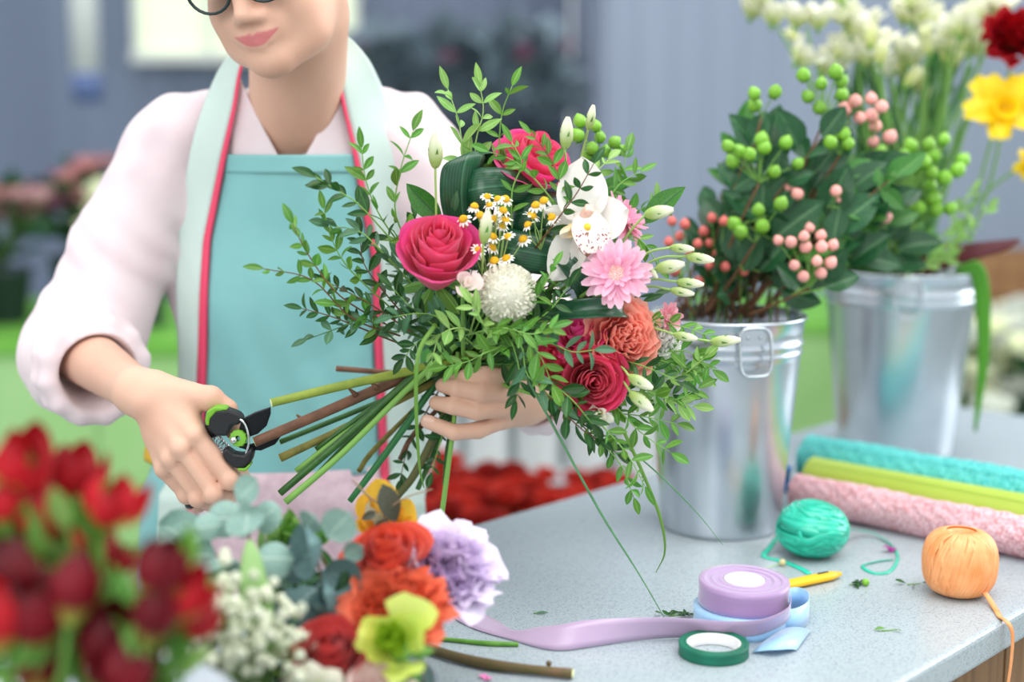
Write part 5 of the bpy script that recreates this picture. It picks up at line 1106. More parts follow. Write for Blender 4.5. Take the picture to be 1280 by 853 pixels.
berries('berry_spray', 'rose pink berry cluster in front above the front bucket', (935, 395, 1.84), [bp(989, 303, 1.8), bp(1005, 296, 1.8), bp(1012, 286, 1.8), bp(1026, 295, 1.8), bp(1041, 307, 1.8), bp(1027, 309, 1.8), bp(1021, 327, 1.8), bp(993, 332, 1.8), bp(1038, 329, 1.8), bp(973, 301, 1.8), bp(1007, 309, 1.8), bp(1004, 346, 1.8), bp(1026, 342, 1.8)], 'p', .0076, [(1020, 350, 1.83, 1060, 310), (1000, 360, 1.83, 970, 330), (1030, 360, 1.83, 1075, 345)], sm=1, seed=8)
berries('berry_spray', 'pink berries at the top between the two buckets', (960, 395, 1.93), [bp(1056, 137, 1.92), bp(1069, 127, 1.92), bp(1089, 124, 1.92), bp(1089, 145, 1.92), bp(1102, 134, 1.92), bp(1094, 158, 1.92), bp(1092, 178, 1.92), bp(1075, 148, 1.92), bp(1112, 172, 1.92)], 'p', .0092, [(1080, 240, 1.92, 1120, 190), (1075, 250, 1.92, 1120, 250)], sm=1, seed=9)
berries('berry_spray', 'coral berry spray left of the front bucket beside the bouquet', (870, 395, 1.86), [bp(840, 277, 1.85), bp(856, 281, 1.85), bp(872, 305, 1.85), bp(836, 303, 1.85), bp(843, 339, 1.85), bp(862, 318, 1.85), bp(850, 296, 1.86)], 'r', .0070, [], sm=1, seed=10)
berries('berry_spray', 'coral berries low over the left rim of the front bucket', (885, 395, 1.87), [bp(887, 305), bp(890, 273), bp(905, 277), bp(915, 303), bp(887, 332), bp(906, 334), bp(896, 318), bp(880, 290), bp(874, 352), bp(930, 340)], 'r', .0068, [(900, 360, 1.88, 870, 330)], sm=1, seed=11)
berries('berry_spray', 'two pink berries on bare twigs among dark leaves', (930, 395, 1.88), [bp(987, 234), bp(1045, 239), bp(997, 243), bp(1050, 250), bp(1107, 272, 1.9)], 'p', .0080, [(1060, 330, 1.88, 1110, 290), (1050, 340, 1.87, 1030, 280), (1070, 320, 1.88, 1130, 330)], sm=1, seed=12)
berries('berry_spray', 'large green berry bunch leaning right over the rear bucket', (1010, 360, 1.99), [bp(a, b, 1.98) for a, b in [(1138, 183), (1130, 195), (1161, 181), (1180, 175), (1145, 210), (1112, 217), (1117, 241), (1165, 217), (1181, 223), (1162, 233), (1203, 201), (1167, 195), (1197, 213), (1167, 249), (1150, 261), (1171, 263), (1188, 261), (1136, 261), (1100, 190), (1128, 207), (1155, 203)]], 'g', .0102, [(1110, 300, 1.98, 1140, 260), (1120, 310, 1.98, 1180, 300), (1100, 320, 1.98, 1080, 270), (1110, 330, 1.98, 1160, 330), (1090, 280, 1.98, 1050, 220)], sm=0, seed=13)
rr = random.Random(5)
for i in range(26):                     # branches of broad dark leaves that fill the bucket
    x0 = 885+rr.uniform(-50, 70); x1 = rr.uniform(900, 1120); y1 = rr.uniform(170, 330)
    if x1 > 1060: y1 = max(y1, 220)
    Y = rr.uniform(1.86, 1.95)
    sprig('leafy_branch', ['broad dark green leafy branch standing in the front bucket', 'fresh green leafy branch standing in the front bucket'][i % 3 == 0], [(x0, 398, 1.885), ((x0+x1)/2-8, (390+y1)/2, Y), (x1, y1, Y)], HL[0 if i % 3 == 0 else 1], .056, 4, r=.0018, group=['dark leafy branches in the front bucket', 'fresh leafy branches in the front bucket'][i % 3 == 0], cat='branch', sm=1, rn=.5, seed=100+i, t0=.35)
for i in range(14):                     # bare stalks at the rim
    x = 850+i*10.5+rr.uniform(-3, 3); g = G(); a = P(x, 300, 1.88); b = P(x+rr.uniform(-8, 8), 420, 1.885)
    t = thing('berry_stalk', b, 'bare stalk at the rim of the front bucket, '+('leftmost' if i == 0 else 'rightmost' if i == 13 else ORD[i]+' from the left'), 'stalk', 'bare stalks in the front bucket'); tube(g, [b, a.lerp(b, .5)+V((rr.gauss(0, .004), 0, 0)), a], [.0018, .0012], 6, 3); g.obj('rod', M_st[(1, 0, 3)[i % 3]], t)
# ================================================================== rear bucket: white freesias, daffodil, red carnation
M_wh = mat('white_bloom', (206, 218, 150), .5, uvgrad=[(0.1, .6, (240, 240, 220))], transl=.3); M_ylb = mat('cream_yellow_bud', (226, 232, 160), .5, uvgrad=[(.2, .9, (244, 246, 214))], transl=.25)
def trumpet(m, n=6, op=.5, L=1.0, wd=.5, name='petal', tip=.35):
    return grid(4, 7, lambda a, b: V((wd*.5*(a-.5)*2*(.28+.72*math.sin(math.pi*min(1, b*.85+.08)))*(1 if b < .999 else .3), L*(b-.10*b*b*0), op*(b**1.8)*L+.10*((a-.5)*2)**2*wd-tip*0*b))).mesh(name, m)
def bloom(parent, p, ax, s, mp, n=6, op=.55, name='bloom', seed=0):
    rr = random.Random(seed); ax = V(ax).normalized(); M = axisM(p, ax); hd = None
    g = G(); tube(g, [p-ax*s*.25, p, p+ax*s*.2], [s*.06, s*.11, s*.12], 8, 2); hd = g.obj(name, M_st[0], parent)
    for k in range(n):
        a = 2*math.pi*k/n+rr.uniform(-.1, .1); o = M.to_3x3() @ V((math.cos(a), math.sin(a), 0)); e = op*(1 if k % 2 else .8)+rr.uniform(-.08, .08)
        inst('petal', mp, hd, frame(ax+o*.12, o, p+o*s*.07+ax*s*.0, s*rr.uniform(.92, 1.08)) @ Matrix.Rotation(-e*.6, 4, 'X') if False else frame((ax*math.cos(e*.8)+o*math.sin(e*.8)), o*math.cos(e)-ax*math.sin(e), p+o*s*.07, s*rr.uniform(.92, 1.08)))
    return hd
ME_tw = trumpet(M_wh, op=.18, wd=.62); ME_tc = trumpet(M_ylb, op=.05, wd=.42)
rr = random.Random(31)
frees = [(1008, 34, 1), (1000, 62, 0), (1036, 68, 1), (1060, 24, 1), (1100, 55, 1), (1125, 62, 1), (1150, 30, 1), (1160, 62, 0), (1190, 40, 1), (1215, 52, 1), (1136, 6, 1), (1235, 14, 1), (1180, 76, 0), (1090, 72, 0), (1248, 30, 0), (1080, 40, 1), (1205, 20, 0), (955, 4, 1), (1115, 98, 0), (1160, 110, 0)]
for i, (x, y, k) in enumerate(frees):
    Y = 2.28+rr.uniform(-.08, .08); p = P(x, y, Y); b = P(1085+rr.uniform(-20, 70), 350, 2.32)
    t = thing('freesia', b, 'white freesia bloom on a green stem in the rear bucket' if k else 'cream freesia bud on a green stem in the rear bucket', 'flower', 'white freesias in the rear bucket' if k else 'cream freesia buds in the rear bucket')
    g = G(); tube(g, [b, b.lerp(p, .6)+V((.01, 0, -.01)), p], [.003, .0018], 6, 4); g.obj('stem', M_st[0], t)
    for j in range(3 if k else 2): bloom(t, p+V((rr.gauss(0, .012), rr.gauss(0, .01), rr.gauss(0, .010)-.012*j)), (rr.gauss(0, .5), rr.gauss(-.25, .3), 1.0), .042 if k else .034, ME_tw if k else ME_tc, op=.55 if k else .1, seed=i*7+j)
M_blade = mat('sword_leaf', (92, 150, 84), .4, (62, 118, 62), 20, stretch=(8, 8, 1), transl=.2, var=.25)
for i in range(46):
    x1 = rr.uniform(1040, 1230); y1 = rr.uniform(40, 200); b = P(1060+rr.uniform(-10, 110), 350, 2.32+rr.uniform(-.05, .05)); e = P(x1, y1, 2.33+rr.uniform(-.06, .08))
    t = thing('sword_leaf', b, 'narrow upright green blade leaf among the white freesias', 'leaf', 'sword leaves in the rear bucket'); g = G(); tube(g, [b, b.lerp(e, .5)+V((rr.gauss(0, .006), 0, .0)), e, e+V((rr.gauss(0, .012), -.01, rr.uniform(-.005, .02)))], [(.0008, .006), (.0008, .008), (.0006, .006), (.0004, .001)], 6, 3, flat=(rr.gauss(0, .4), -1, 0)); g.obj('blade', M_blade, t)
# yellow flower
M_yf = mat('yellow_petal', (252, 214, 20), .45, uvgrad=[(.5, 1, (252, 224, 40))], transl=.3)
ME_yf = grid(5, 8, lambda a, b: V((.34*(a-.5)*2*(.3+.7*math.sin(math.pi*min(1, b*.8+.1))), b, .12*math.sin(b*2)-.2*b*b+.05*math.sin(a*9+b*4)))).mesh('petal', M_yf)
for j, (x, y, s, ax, lb) in enumerate([(1255, 138, .062, (-.1, -.7, .2), 'bright yellow flower hanging over the rear bucket\'s right'), (1285, 205, .03, (.2, -.7, -.2), 'yellow flower cut off by the right border, lower')]):
    p = P(x, y, 2.2); b = P(1180, 350, 2.31); t = thing('daffodil', b, lb, 'flower'); g = G(); tube(g, [b, P(1215, 260, 2.27), p+V((0, .02, -.0))], [.003, .0022], 6, 5); g.obj('stem', M_st[0], t); M = axisM(p, ax)
    for k in range(11):
        a = 2*math.pi*k/11*1.02+.3*(k % 2); d = M.to_3x3() @ V((math.cos(a), math.sin(a), .15+.25*(k % 2))); inst('petal', ME_yf, t, frame(d, V(ax)+rv(.2), p, s*rr.uniform(.9, 1.15)*(1 if k < 6 else .75)))
    g = G(); lathe(g, [(s*.12, 0), (s*.2, s*.15), (s*.24, s*.32), (s*.32, s*.4)], 20, M); g.obj('trumpet', M_yf, t)
rose('carnation', 'deep red carnation in the upper right corner', (1266, 46, 2.2), (-.2, -.9, .3), .040, .05, 44, [mat('deep_red_petal', (196, 14, 30), .55, transl=.2, var=.1), mat('deep_red_petal_outer', (170, 10, 26), .55, transl=.2, var=.1)], 41, flare=.5, ruffle=.12, inner=.05, stem=False, sepals=False)
t = [o for o in bpy.data.objects if o.name.startswith('carnation')][-1]
g = G(); tube(g, [P(1266, 60, 2.22), P(1240, 220, 2.28), P(1190, 350, 2.31)], [.002, .003], 6, 5); g.obj('stem', M_st[0], bpy.data.objects[t.name])
M_drac = mat('dark_red_leaf', (96, 24, 36), .4, (70, 18, 30), 20, transl=.1)
def bigblade(label, pts, w_, m, flat=(0, -.5, 1), cat='leaf', name='strap_leaf'):
    sp = [px3(p) for p in pts]; t = thing(name, sp[0], label, cat); g = G(); tube(g, sp, [(.0006, w_*.6), (.0008, w_), (.0008, w_), (.0006, w_*.7), (.0004, w_*.2)], 8, 6, flat=flat); g.obj('blade', m, t); return t
bigblade('dark red strap leaf lying across the rear bucket\'s rim', [(1120, 345, 2.26), (1160, 332, 2.20), (1210, 316, 2.17), (1250, 308, 2.16), (1275, 300, 2.16)], .014, M_drac, flat=(0, -1, .3))
bigblade('green blade leaf bent down beside the rear bucket', [(1196, 342, 2.20), (1219, 336, 2.20), (1228, 372, 2.20), (1229, 450, 2.20), (1219, 540, 2.20)], .013, mat('bent_blade_green', (96, 170, 52), .4, transl=.4), flat=(0, -1, 0))
for i, (pts, kd) in enumerate([([(1150, 340, 2.15), (1190, 280, 2.1), (1215, 240, 2.08)], 2), ([(1150, 340, 2.15), (1200, 300, 2.1), (1235, 262, 2.08)], 2), ([(1130, 345, 2.15), (1180, 320, 2.1), (1195, 290, 2.08)], 2), ([(1120, 345, 2.2), (1130, 320, 2.15), (1160, 300, 2.1)], 0)]):
    sprig('leafy_sprig', ['pale feathery sprig right of the green berry bunch', 'pale sprig reaching farthest right over the rear bucket', 'short pale sprig low over the rear bucket rim', 'fresh sprig between the two buckets\' flowers'][i], pts, kd, .026, 9, sm=2)
# ================================================================== foreground flowers
M_zl = M_zinc
def low_bucket(base, h, rb, rt, label):
    t = thing('zinc_tub', base, label, 'bucket'); g = G(); lathe(g, [(1e-4, .003), (rb, 0), (rt, h), (rt+.003, h+.001), (rt-.001, h+.002), (rb-.002, .006), (1e-4, .006)], 48, TR(base)); g.obj('tub_body', M_zl, t); return t
CR = P(70, 900, .93); CR.z = TZ; low_bucket(CR, .125, .105, .125, 'low zinc tub holding the red flowers at the front left')
CM = P(385, 900, 1.20); CM.z = TZ; low_bucket(CM, .04, .10, .112, 'shallow zinc tub under the mixed foreground flowers')
M_rl = mat('red_lily_petal', (196, 206, 104), .5, uvgrad=[(.12, .42, (184, 30, 40)), (.7, 1, (140, 14, 28))], transl=.25, var=.35, spec=.3)
M_rd = mat('maroon_lily_petal', (176, 180, 84), .5, uvgrad=[(.10, .36, (112, 12, 26)), (.7, 1, (84, 8, 22))], transl=.2, var=.4, spec=.3)
M_rl.node_tree.nodes['Principled BSDF'].inputs['Base Color'].links[0].from_node
def lilypetal(wd, M_rl=M_rl): return grid(5, 9, lambda a, b: V((wd*.5*(a-.5)*2*(max(0, math.sin(math.pi*(b*.93+.05)))**.7 if b < 1 else .05), b, .30*math.sin(b*math.pi*.9)-.10*b*b-.32*((a-.5)*2)**2*wd*math.sin(math.pi*b)))).mesh('petal', M_rl)
ME_rl = [lilypetal(.52), lilypetal(.62), lilypetal(.46)]; ME_rd = [lilypetal(.52, M_rd), lilypetal(.62, M_rd), lilypetal(.46, M_rd)]
red = [(29, 590, .044, .3), (84, 606, .042, .15), (128, 640, .042, .5), (60, 668, .050, -.2), (112, 706, .048, .3), (38, 745, .050, -.3), (142, 704, .026, .1), (182, 722, .040, .5), (210, 750, .042, .7), (48, 790, .050, -.2), (115, 808, .046, .5), (184, 786, .042, .6), (222, 776, .036, .8), (50, 852, .05, 0), (150, 858, .046, .3), (4, 690, .045, -.5), (0, 800, .05, -.4), (86, 760, .046, .1), (8, 640, .036, -.3)]
rr = random.Random(12)
for i, (x, y, s, tl) in enumerate(red):
    Y = (.95 if y < 720 else .90)+rr.uniform(-.03, .03); s *= .92; p = P(x, y+22, Y); ax = V((tl*.8+rr.gauss(0, .1), rr.gauss(-.15, .2), 1)).normalized(); b = CR+V((rr.uniform(-.07, .07), rr.uniform(-.06, .06), .02))
    lbs = 'red lily bud with pale green base in the front left tub'
    t = thing('red_lily', b, ['uppermost red lily bud at the left border with pale green base', 'second highest red lily bud, pale green streaks, left front', 'red lily bud leaning right below the hand'][i] if i < 3 else ('small orange pink bud among the red lilies' if i == 6 else lbs), 'flower', None if i < 3 or i == 6 else 'red lily buds in the front left tub')
    g = G(); tube(g, [b, b.lerp(p, .6)+V((rr.gauss(0, .008), 0, -.004)), p-ax*.004], [.0028, .0022], 6, 4); g.obj('stem', M_st[0], t)
    M = axisM(p, ax); op = rr.uniform(.05, .5)
    for k in range(6):
        a = 2*math.pi*k/6+rr.uniform(-.15, .15); o = M.to_3x3() @ V((math.cos(a), math.sin(a), 0)); e = op*(1.2 if k % 2 else .5)
        inst('petal', (ME_rd if (y > 735 or (x > 150 and y > 700)) and i % 4 else ME_rl)[(i+k) % 3], t, frame(ax*math.cos(e)+o*math.sin(e), o*math.cos(e)-ax*math.sin(e), p+o*s*.05, s*1.15*rr.uniform(.9, 1.08)))
    for k in range(2):
        d = V((rr.gauss(0, .6), rr.gauss(0, .4), 1)); inst('leaf', rr.choice(LM[0]), t, frame(d, (rr.gauss(0, .3), -1, .3), p-ax*.012, .036))
for i in range(16):
    e = (rr.uniform(0, 240), rr.uniform(660, 830), rr.uniform(.90, .98)); b = CR+V((rr.uniform(-.05, .08), rr.uniform(-.04, .05), .02)); pe = P(*e)
    sprig('lily_leaves', 'light green leafy lily stalk between the red buds', [b, b.lerp(pe, .5), pe], LM[(0, 2)[i % 2]], .040, 5, r=.002, cat='leaves', group='leafy stalks among the red lilies', seed=300+i, t0=.3)
# gypsophila
M_gyp = mat('gypsophila_white', (240, 242, 226), .7, (214, 220, 186), 300, var=.08, transl=.2)
g = G(); ball(g, 1, 7, 5); 
for k in range(7):
    q = rv(1).normalized(); ball(g, .5, 5, 4, TR(q*.62))
ME_gyp = g.mesh('floret', M_gyp)
for s_ in range(6):
    cx_, cy_ = [(235, 770), (290, 760), (330, 790), (250, 820), (300, 830), (215, 830)][s_]; b = CM+V((-.07+.01*s_, -.02, .02)); hub = P(cx_, cy_+40, 1.15)
    t = thing('gypsophila', b, ['topmost left puff of white gypsophila beside the red lilies', 'white gypsophila puff under the round grey green leaves', 'white gypsophila puff right of the pale green blade', 'white gypsophila puff at the bottom left', 'white gypsophila puff at the bottom right of its bunch', 'white gypsophila puff cut by the bottom border next to red buds'][s_], 'flower'); g = G(); tube(g, [b, hub], [.0015, .001], 5, 0); g.obj('stem', M_st[0], t)
    g = G()
    for k in range(60):
        p = P(cx_+rr.gauss(0, 27), cy_+rr.gauss(0, 25), 1.15+rr.gauss(0, .025)); tube(g, [hub, hub.lerp(p, .5)+V((0, 0, -.003)), p], [.0005, .0004], 4, 2); inst('floret', ME_gyp, t, axisM(p, rv(1), s=rr.uniform(.0038, .0060)))
    g.obj('stalks', M_st[0], t)
# eucalyptus
M_euc = mat('eucalyptus_grey_green', (152, 184, 172), .55, (128, 162, 154), 14, rib=(.02, (200, 222, 208)), transl=.15, var=.16); M_eucd = mat('eucalyptus_blue_green', (106, 138, 138), .5, (86, 118, 120), 14, rib=(.02, (150, 176, 170)), transl=.1, var=.15)
def rnd_leaf(m, cup): return grid(6, 8, lambda a, b: V((.5*(a-.5)*2*math.sqrt(max(0, 1-(2*b-1)**2)), b, cup*(((a-.5)*2)**2*.5+(b-.5)**2)))).mesh('leaf', m)
ME_e = [rnd_leaf(M_euc, .5), rnd_leaf(M_euc, .2), rnd_leaf(M_euc, -.3)]; ME_ed = [rnd_leaf(M_eucd, .5), rnd_leaf(M_eucd, -.3)]
euc = [('eucalyptus stem with pale round leaves topmost beside the fingers', [(311, 612, 20, 0), (279, 648, 25, 0), (308, 656, 26, 0), (330, 646, 22, 0), (300, 632, 16, 0), (262, 658, 18, 0)]),
       ('eucalyptus stem with big pale leaves next to the red lilies', [(226, 668, 30, 0), (238, 695, 32, 0), (268, 700, 27, 0), (258, 724, 24, 0), (212, 690, 20, 0), (285, 716, 20, 0)]),
       ('eucalyptus stem with a large cupped blue grey leaf', [(397, 688, 36, 1), (390, 650, 18, 0), (346, 698, 25, 0), (372, 712, 20, 1), (425, 655, 24, 0)]),
       ('dark eucalyptus stem in the middle of the foreground flowers', [(354, 738, 30, 0), (376, 752, 32, 1), (403, 732, 24, 1), (432, 724, 28, 1), (405, 766, 26, 1), (443, 688, 14, 0), (360, 780, 26, 1), (420, 750, 26, 1), (345, 765, 24, 1), (448, 745, 24, 1)])]
for i, (lb, ls) in enumerate(euc):
    Y0 = 1.24; b = CM+V((-.05+.03*i, .02, .02)); cx_ = sum(l[0] for l in ls)/len(ls); top = P(cx_, min(l[1] for l in ls)-4, Y0+.01); t = thing('eucalyptus', b, lb, 'foliage'); g = G(); sp = spline([b, b.lerp(top, .55)+V((.006, .01, 0)), top], 6); tube(g, sp, [.0018, .001], 6, 0); g.obj('stem', M_st[1], t)
    for (x, y, r, dk) in ls:
        p = P(x, y, Y0+rr.uniform(-.03, .02)); s = 2*r*1.24/FPX; q = min(sp, key=lambda z: (z-p).length); d = (p-q)+rv(.006)+V((0, 0, .006)); d.y *= .4; d.normalize(); n_ = V((rr.gauss(0, .35), -1, rr.uniform(.1, .9)))
        inst('leaf', rr.choice(ME_ed if dk else ME_e), t, frame(d, n_, p-d*s*.5, s))
# yellow green tufts
for i, (x, y) in enumerate([(350, 668), (368, 660), (382, 672), (338, 680), (395, 668), (360, 690)]):
    p = P(x, y+22, 1.29); b = CM+V((-.02, .05, .02)); t = thing('green_tuft', b, 'spiky yellow green tuft behind the eucalyptus, '+{338: 'leftmost', 350: 'second from the left', 360: 'lowest in the middle', 368: 'topmost', 382: 'second from the right', 395: 'rightmost'}[x], 'foliage', 'yellow green tufts behind the eucalyptus'); g = G(); tube(g, [b, p], [.002, .002], 5, 0); g.obj('stem', M_st[0], t)
    for k in range(16):
        d = V((rr.gauss(0, .35), rr.gauss(0, .3), 1)); inst('leaf', rr.choice(LM[0 if k % 3 else 2]), t, frame(d, rv(1), p+rv(.002), rr.uniform(.018, .034)))
bigblade('pale green tulip leaf standing among the gypsophila', [(330, 870, 1.20), (328, 800, 1.17), (318, 740, 1.17), (314, 700, 1.18), (312, 676, 1.19)], .013, mat('tulip_leaf_pale', (170, 208, 140), .45, (146, 190, 116), 20, transl=.25), flat=(.2, -1, .1))
bigblade('dark green leaf in the shade between the foreground roses', [(440, 860, 1.24), (438, 800, 1.24), (440, 760, 1.24), (436, 730, 1.24), (430, 715, 1.24)], .018, M_hl[0], flat=(.3, -1, .2))
def fstem(t, top, off=(0, 0)):
    b = CM+V((off[0], off[1], .02)); g = G(); tube(g, [V(top), V(top).lerp(b, .5)+V((0, .01, 0)), b], [.0024, .003], 6, 4); g.obj('stem', M_st[0], t)
fl = [rose('garden_rose', 'scarlet rose in the foreground below the yellow flower', (487, 702, 1.27), (-.15, -.5, .85), .037, .052, 26, M_scar, 51, flare=.5, stem=False),
      rose('carnation', 'coral orange ruffled carnation left of the counter twig', (495, 764, 1.22), (.05, -.55, .83), .041, .040, 70, M_coral and [mat('coral_orange_petal', (230, 112, 80), .55, transl=.35, var=.12)], 52, flare=.6, ruffle=.16, inner=.03, stem=False),
      rose('carnation', 'lilac white frilled carnation overlapping the counter edge', (560, 714, 1.29), (.35, -.60, .70), .041, .044, 80, [mat('lilac_petal_heart', (224, 204, 234), .55, transl=.45), mat('lilac_petal', (226, 208, 238), .55, transl=.3, var=.05), mat('lilac_petal_edge', (240, 228, 248), .55, transl=.3, var=.04)], 53, flare=.75, ruffle=.16, inner=.03, stem=False),
      rose('garden_rose', 'crimson rose at the bottom centre foreground', (414, 822, 1.17), (-.1, -.6, .8), .036, .046, 24, M_crim, 54, flare=.5, stem=False),
      rose('lisianthus_bloom', 'lime green open bloom at the bottom centre', (495, 806, 1.15), (-.15, -.7, .7), .032, .036, 12, [mat('lime_petal_heart', (150, 184, 40), .45, transl=.3), mat('lime_petal', (216, 228, 96), .45, (196, 216, 110), 30, transl=.35)], 55, flare=.9, ruffle=.05, stem=False, aw0=1.3),
      rose('lisianthus_bloom', 'pale pink white bloom cut by the bottom border', (470, 866, 1.14), (0, -.5, .8), .028, .036, 14, [mat('blush_petal', (246, 226, 222), .5, transl=.3)], 56, flare=.7, stem=False)]
for i, t in enumerate(fl): fstem(t, W[t.name].translation, (.02+.012*i, .01*i-.02))
t = thing('white_lily', CM+V((0, -.05, .02)), 'white pointed petals at the bottom border left of the crimson rose', 'flower'); p = P(392, 862, 1.13); fstem(t, p, (0, -.05))
ME_wl = grid(5, 8, lambda a, b: V((.22*(a-.5)*2*(max(0, math.sin(math.pi*(b*.93+.05)))**.8 if b < 1 else .02)*2, b, -.15*b*b-.1*((a-.5)*2)**2))).mesh('petal', M_wh)
for k, (dx, dz) in enumerate([(-.6, 1), (-.1, 1), (.7, .8), (-1, .2), (.3, .3)]): inst('petal', ME_wl, t, frame((dx, -.2, dz), (0, -1, .3), p+V((0, 0, -.008)), .032))
# yellow parrot tulip with dark leaves
yt = thing('parrot_tulip', CM+V((.05, .05, .02)), 'yellow orange tulip with ragged petals in front of the mint apron', 'flower'); yp = P(480, 676, 1.36); g = G(); tube(g, [yp, CM+V((.05, .05, .02))], [.003, .003], 6, 0); g.obj('stem', M_st[0], yt)
M_yt = mat('yellow_orange_petal', (252, 196, 60), .45, (248, 176, 44), 40, uvgrad=[(0, .3, (240, 160, 50)), (.3, .6, (252, 202, 70))], transl=.5); M_yc = mat('cream_mint_petal', (226, 236, 214), .5, transl=.3)
for (x, y, w_, m_) in [(473, 602, .9, M_yt), (452, 622, .75, M_yt), (512, 628, 1.0, M_yt), (498, 640, .9, M_yt), (446, 652, .6, M_yt), (470, 622, .9, M_yc), (486, 634, .8, M_yc), (520, 650, .7, M_yt)]:
    d = P(x, y, 1.35)-yp; L_ = d.length; me = grid(6, 8, lambda a, b: V((L_*.36*w_*(a-.5)*2*(max(0, math.sin(math.pi*(b*.86+.07)))**.6)*(1+.12*math.sin(b*17)), b*L_, .10*L_*((a-.5)*2)**2-.1*L_*b*b+.02*L_*math.sin(a*9+b*7)))).mesh('petal', m_); inst('petal', me, yt, frame(d, (rr.gauss(0, .3), -1, .2), yp))
M_dl = mat('dark_olive_leaf', (84, 88, 72), .45, (66, 72, 60), 20, transl=.1); dl = thing('dark_twig', P(475, 690, 1.35), 'thin bare twig with dark olive leaves before the yellow tulip', 'twig')
g = G(); tube(g, [P(475, 690, 1.35), P(480, 640, 1.34), P(462, 622, 1.335), P(440, 600, 1.33)], [.0014, .001], 6, 5); tube(g, [P(480, 640, 1.34), P(508, 622, 1.33), P(540, 612, 1.33)], [.001, .0007], 6, 5); g.obj('stem', mat('tan_twig', (150, 126, 100), .6), dl)
for a, b in (((478, 605), (496, 655)), ((468, 668), (484, 650)), ((470, 640), (452, 650))):
    d = P(b[0], b[1], 1.33)-P(a[0], a[1], 1.335); inst('leaf', leafmesh('leaf', M_dl, .55, .9, .1, .2), dl, frame(d, (.2, -1, .3), P(a[0], a[1], 1.335), d.length))
rr = random.Random(8)
for i in range(22):
    e = P(rr.uniform(330, 560), rr.uniform(700, 850), rr.uniform(1.24, 1.32)); b = CM+V((rr.uniform(-.05, .08), rr.uniform(-.02, .05), .02))
    sprig('leafy_sprig', 'dark leafy filler stalk between the foreground flowers', [b, b.lerp(e, .5)+V((0, 0, .01)), e], LM[(1, 3)[i % 2]], .034, 6, r=.0016, group='leafy filler stalks in the shallow tub', seed=500+i, sm=3, rn=.7)
def things_of(g_): return [o for o in bpy.data.objects if o.get('group') == g_ and o.get('category')]
def tipx(o, f=max):                       # picture x of the highest child of a thing
    best = None
    for c in o.children_recursive:
        z = W[c.name].translation.z
        if best is None or z > best[0]: best = (z, pix(W[c.name].translation)[0])
    return best[1] if best else pix(W[o.name].translation)[0]
ordinals([(o, tipx(o)) for o in things_of('white freesias in the rear bucket')], 'white freesia bloom in the rear bucket, %s')
ordinals([(o, tipx(o)) for o in things_of('cream freesia buds in the rear bucket')], 'cream freesia bud in the rear bucket, %s')
ordinals([(o, tipx(o)) for o in things_of('dark leafy branches in the front bucket')], 'broad dark green leafy branch in the front bucket, %s')
ordinals([(o, tipx(o)) for o in things_of('fresh leafy branches in the front bucket')], 'fresh green leafy branch in the front bucket, %s')
LI = [(o, tipx(o), max(W[c.name].translation.z for c in o.children)) for o in things_of('red lily buds in the front left tub')]; LI.sort(key=lambda q: -q[2])
for j, nm in enumerate(('upper', 'middle', 'lower')): ordinals([(a, b) for a, b, c in LI[j*5:(j+1)*5]], 'red lily bud of the '+nm+' tier at the front left, %s')
# ---- scraps on the counter
def scrap(label, px, py, n, L, k, cat='cutting', spread=1.0, z=.002, seed=0):
    c = T(px, py); rr = random.Random(seed+px); t = thing('leaf_cutting', c, label, cat)
    g = G(); tube(g, [c+V((-.008, 0, .001)), c+V((.008, .002, .0016))], [.0007, .0006], 5, 2); g.obj('stem', M_st[0], t)
    for i in range(n):
        a = rr.uniform(0, 6.28); d = V((math.cos(a), math.sin(a), rr.uniform(.0, .35))); inst('leaf', rr.choice(LM[k]), t, frame(d, (rr.gauss(0, .3), -.3, 1), c+V((rr.uniform(-.01, .01)*spread, rr.uniform(-.004, .004), z)), L*rr.uniform(.7, 1.1)))
    return t
t_ = scrap('green leaf cutting with a small lime bud right of the yellow knife', 1070, 732, 7, .015, 1, seed=2)
g = G(); ball(g, .0045, 10, 8, TR(T(1082, 733)+V((0, 0, .0045)))); g.obj('bud', M_berry, t_)
scrap('small leaf scrap left of the orange raffia ball', 1143, 732, 3, .014, 1, seed=3)
scrap('tiny lime leaf sliver lying alone on the counter front', 1112, 790, 2, .011, 0, seed=4)
scrap('heap of dark green leaf scraps left of the ribbon rolls', 846, 771, 14, .013, 1, spread=1.6, seed=5)
scrap('minute green clipping near the lavender ribbon tail', 676, 768, 1, .014, 3, seed=6)
M_pp = mat('purple_petal', (150, 30, 130), .5); 
t = thing('fallen_petal', T(1113, 692), 'small purple petal beside the teal twine end', 'petal'); me = grid(3, 4, lambda a, b: V((.006*(a-.5)*2*math.sin(math.pi*min(1, b*.9+.08)), .013*b, .003*math.sin(b*3)+.002))).mesh('petal', M_pp)
inst('petal', me, t, frame((.5, .8, .1), (0, 0, 1), T(1113, 692))); inst('petal', me, t, frame((-.8, .2, .3), (0, 0, 1), T(1114, 691)))
t = thing('fallen_bloom', T(976, 710), 'dry little flower head on a thin stalk behind the lavender roll', 'flower'); g = G(); tube(g, [T(946, 716)+V((0, 0, .002)), T(976, 708)+V((0, 0, .003))], [.0006, .0006], 5, 3); g.obj('stem', M_st[2], t); g = G(); ball(g, .0042, 8, 6, TR(T(978, 708)+V((0, 0, .0045)))); g.obj('flower_head', mat('dry_cream', (214, 204, 150), .7), t)
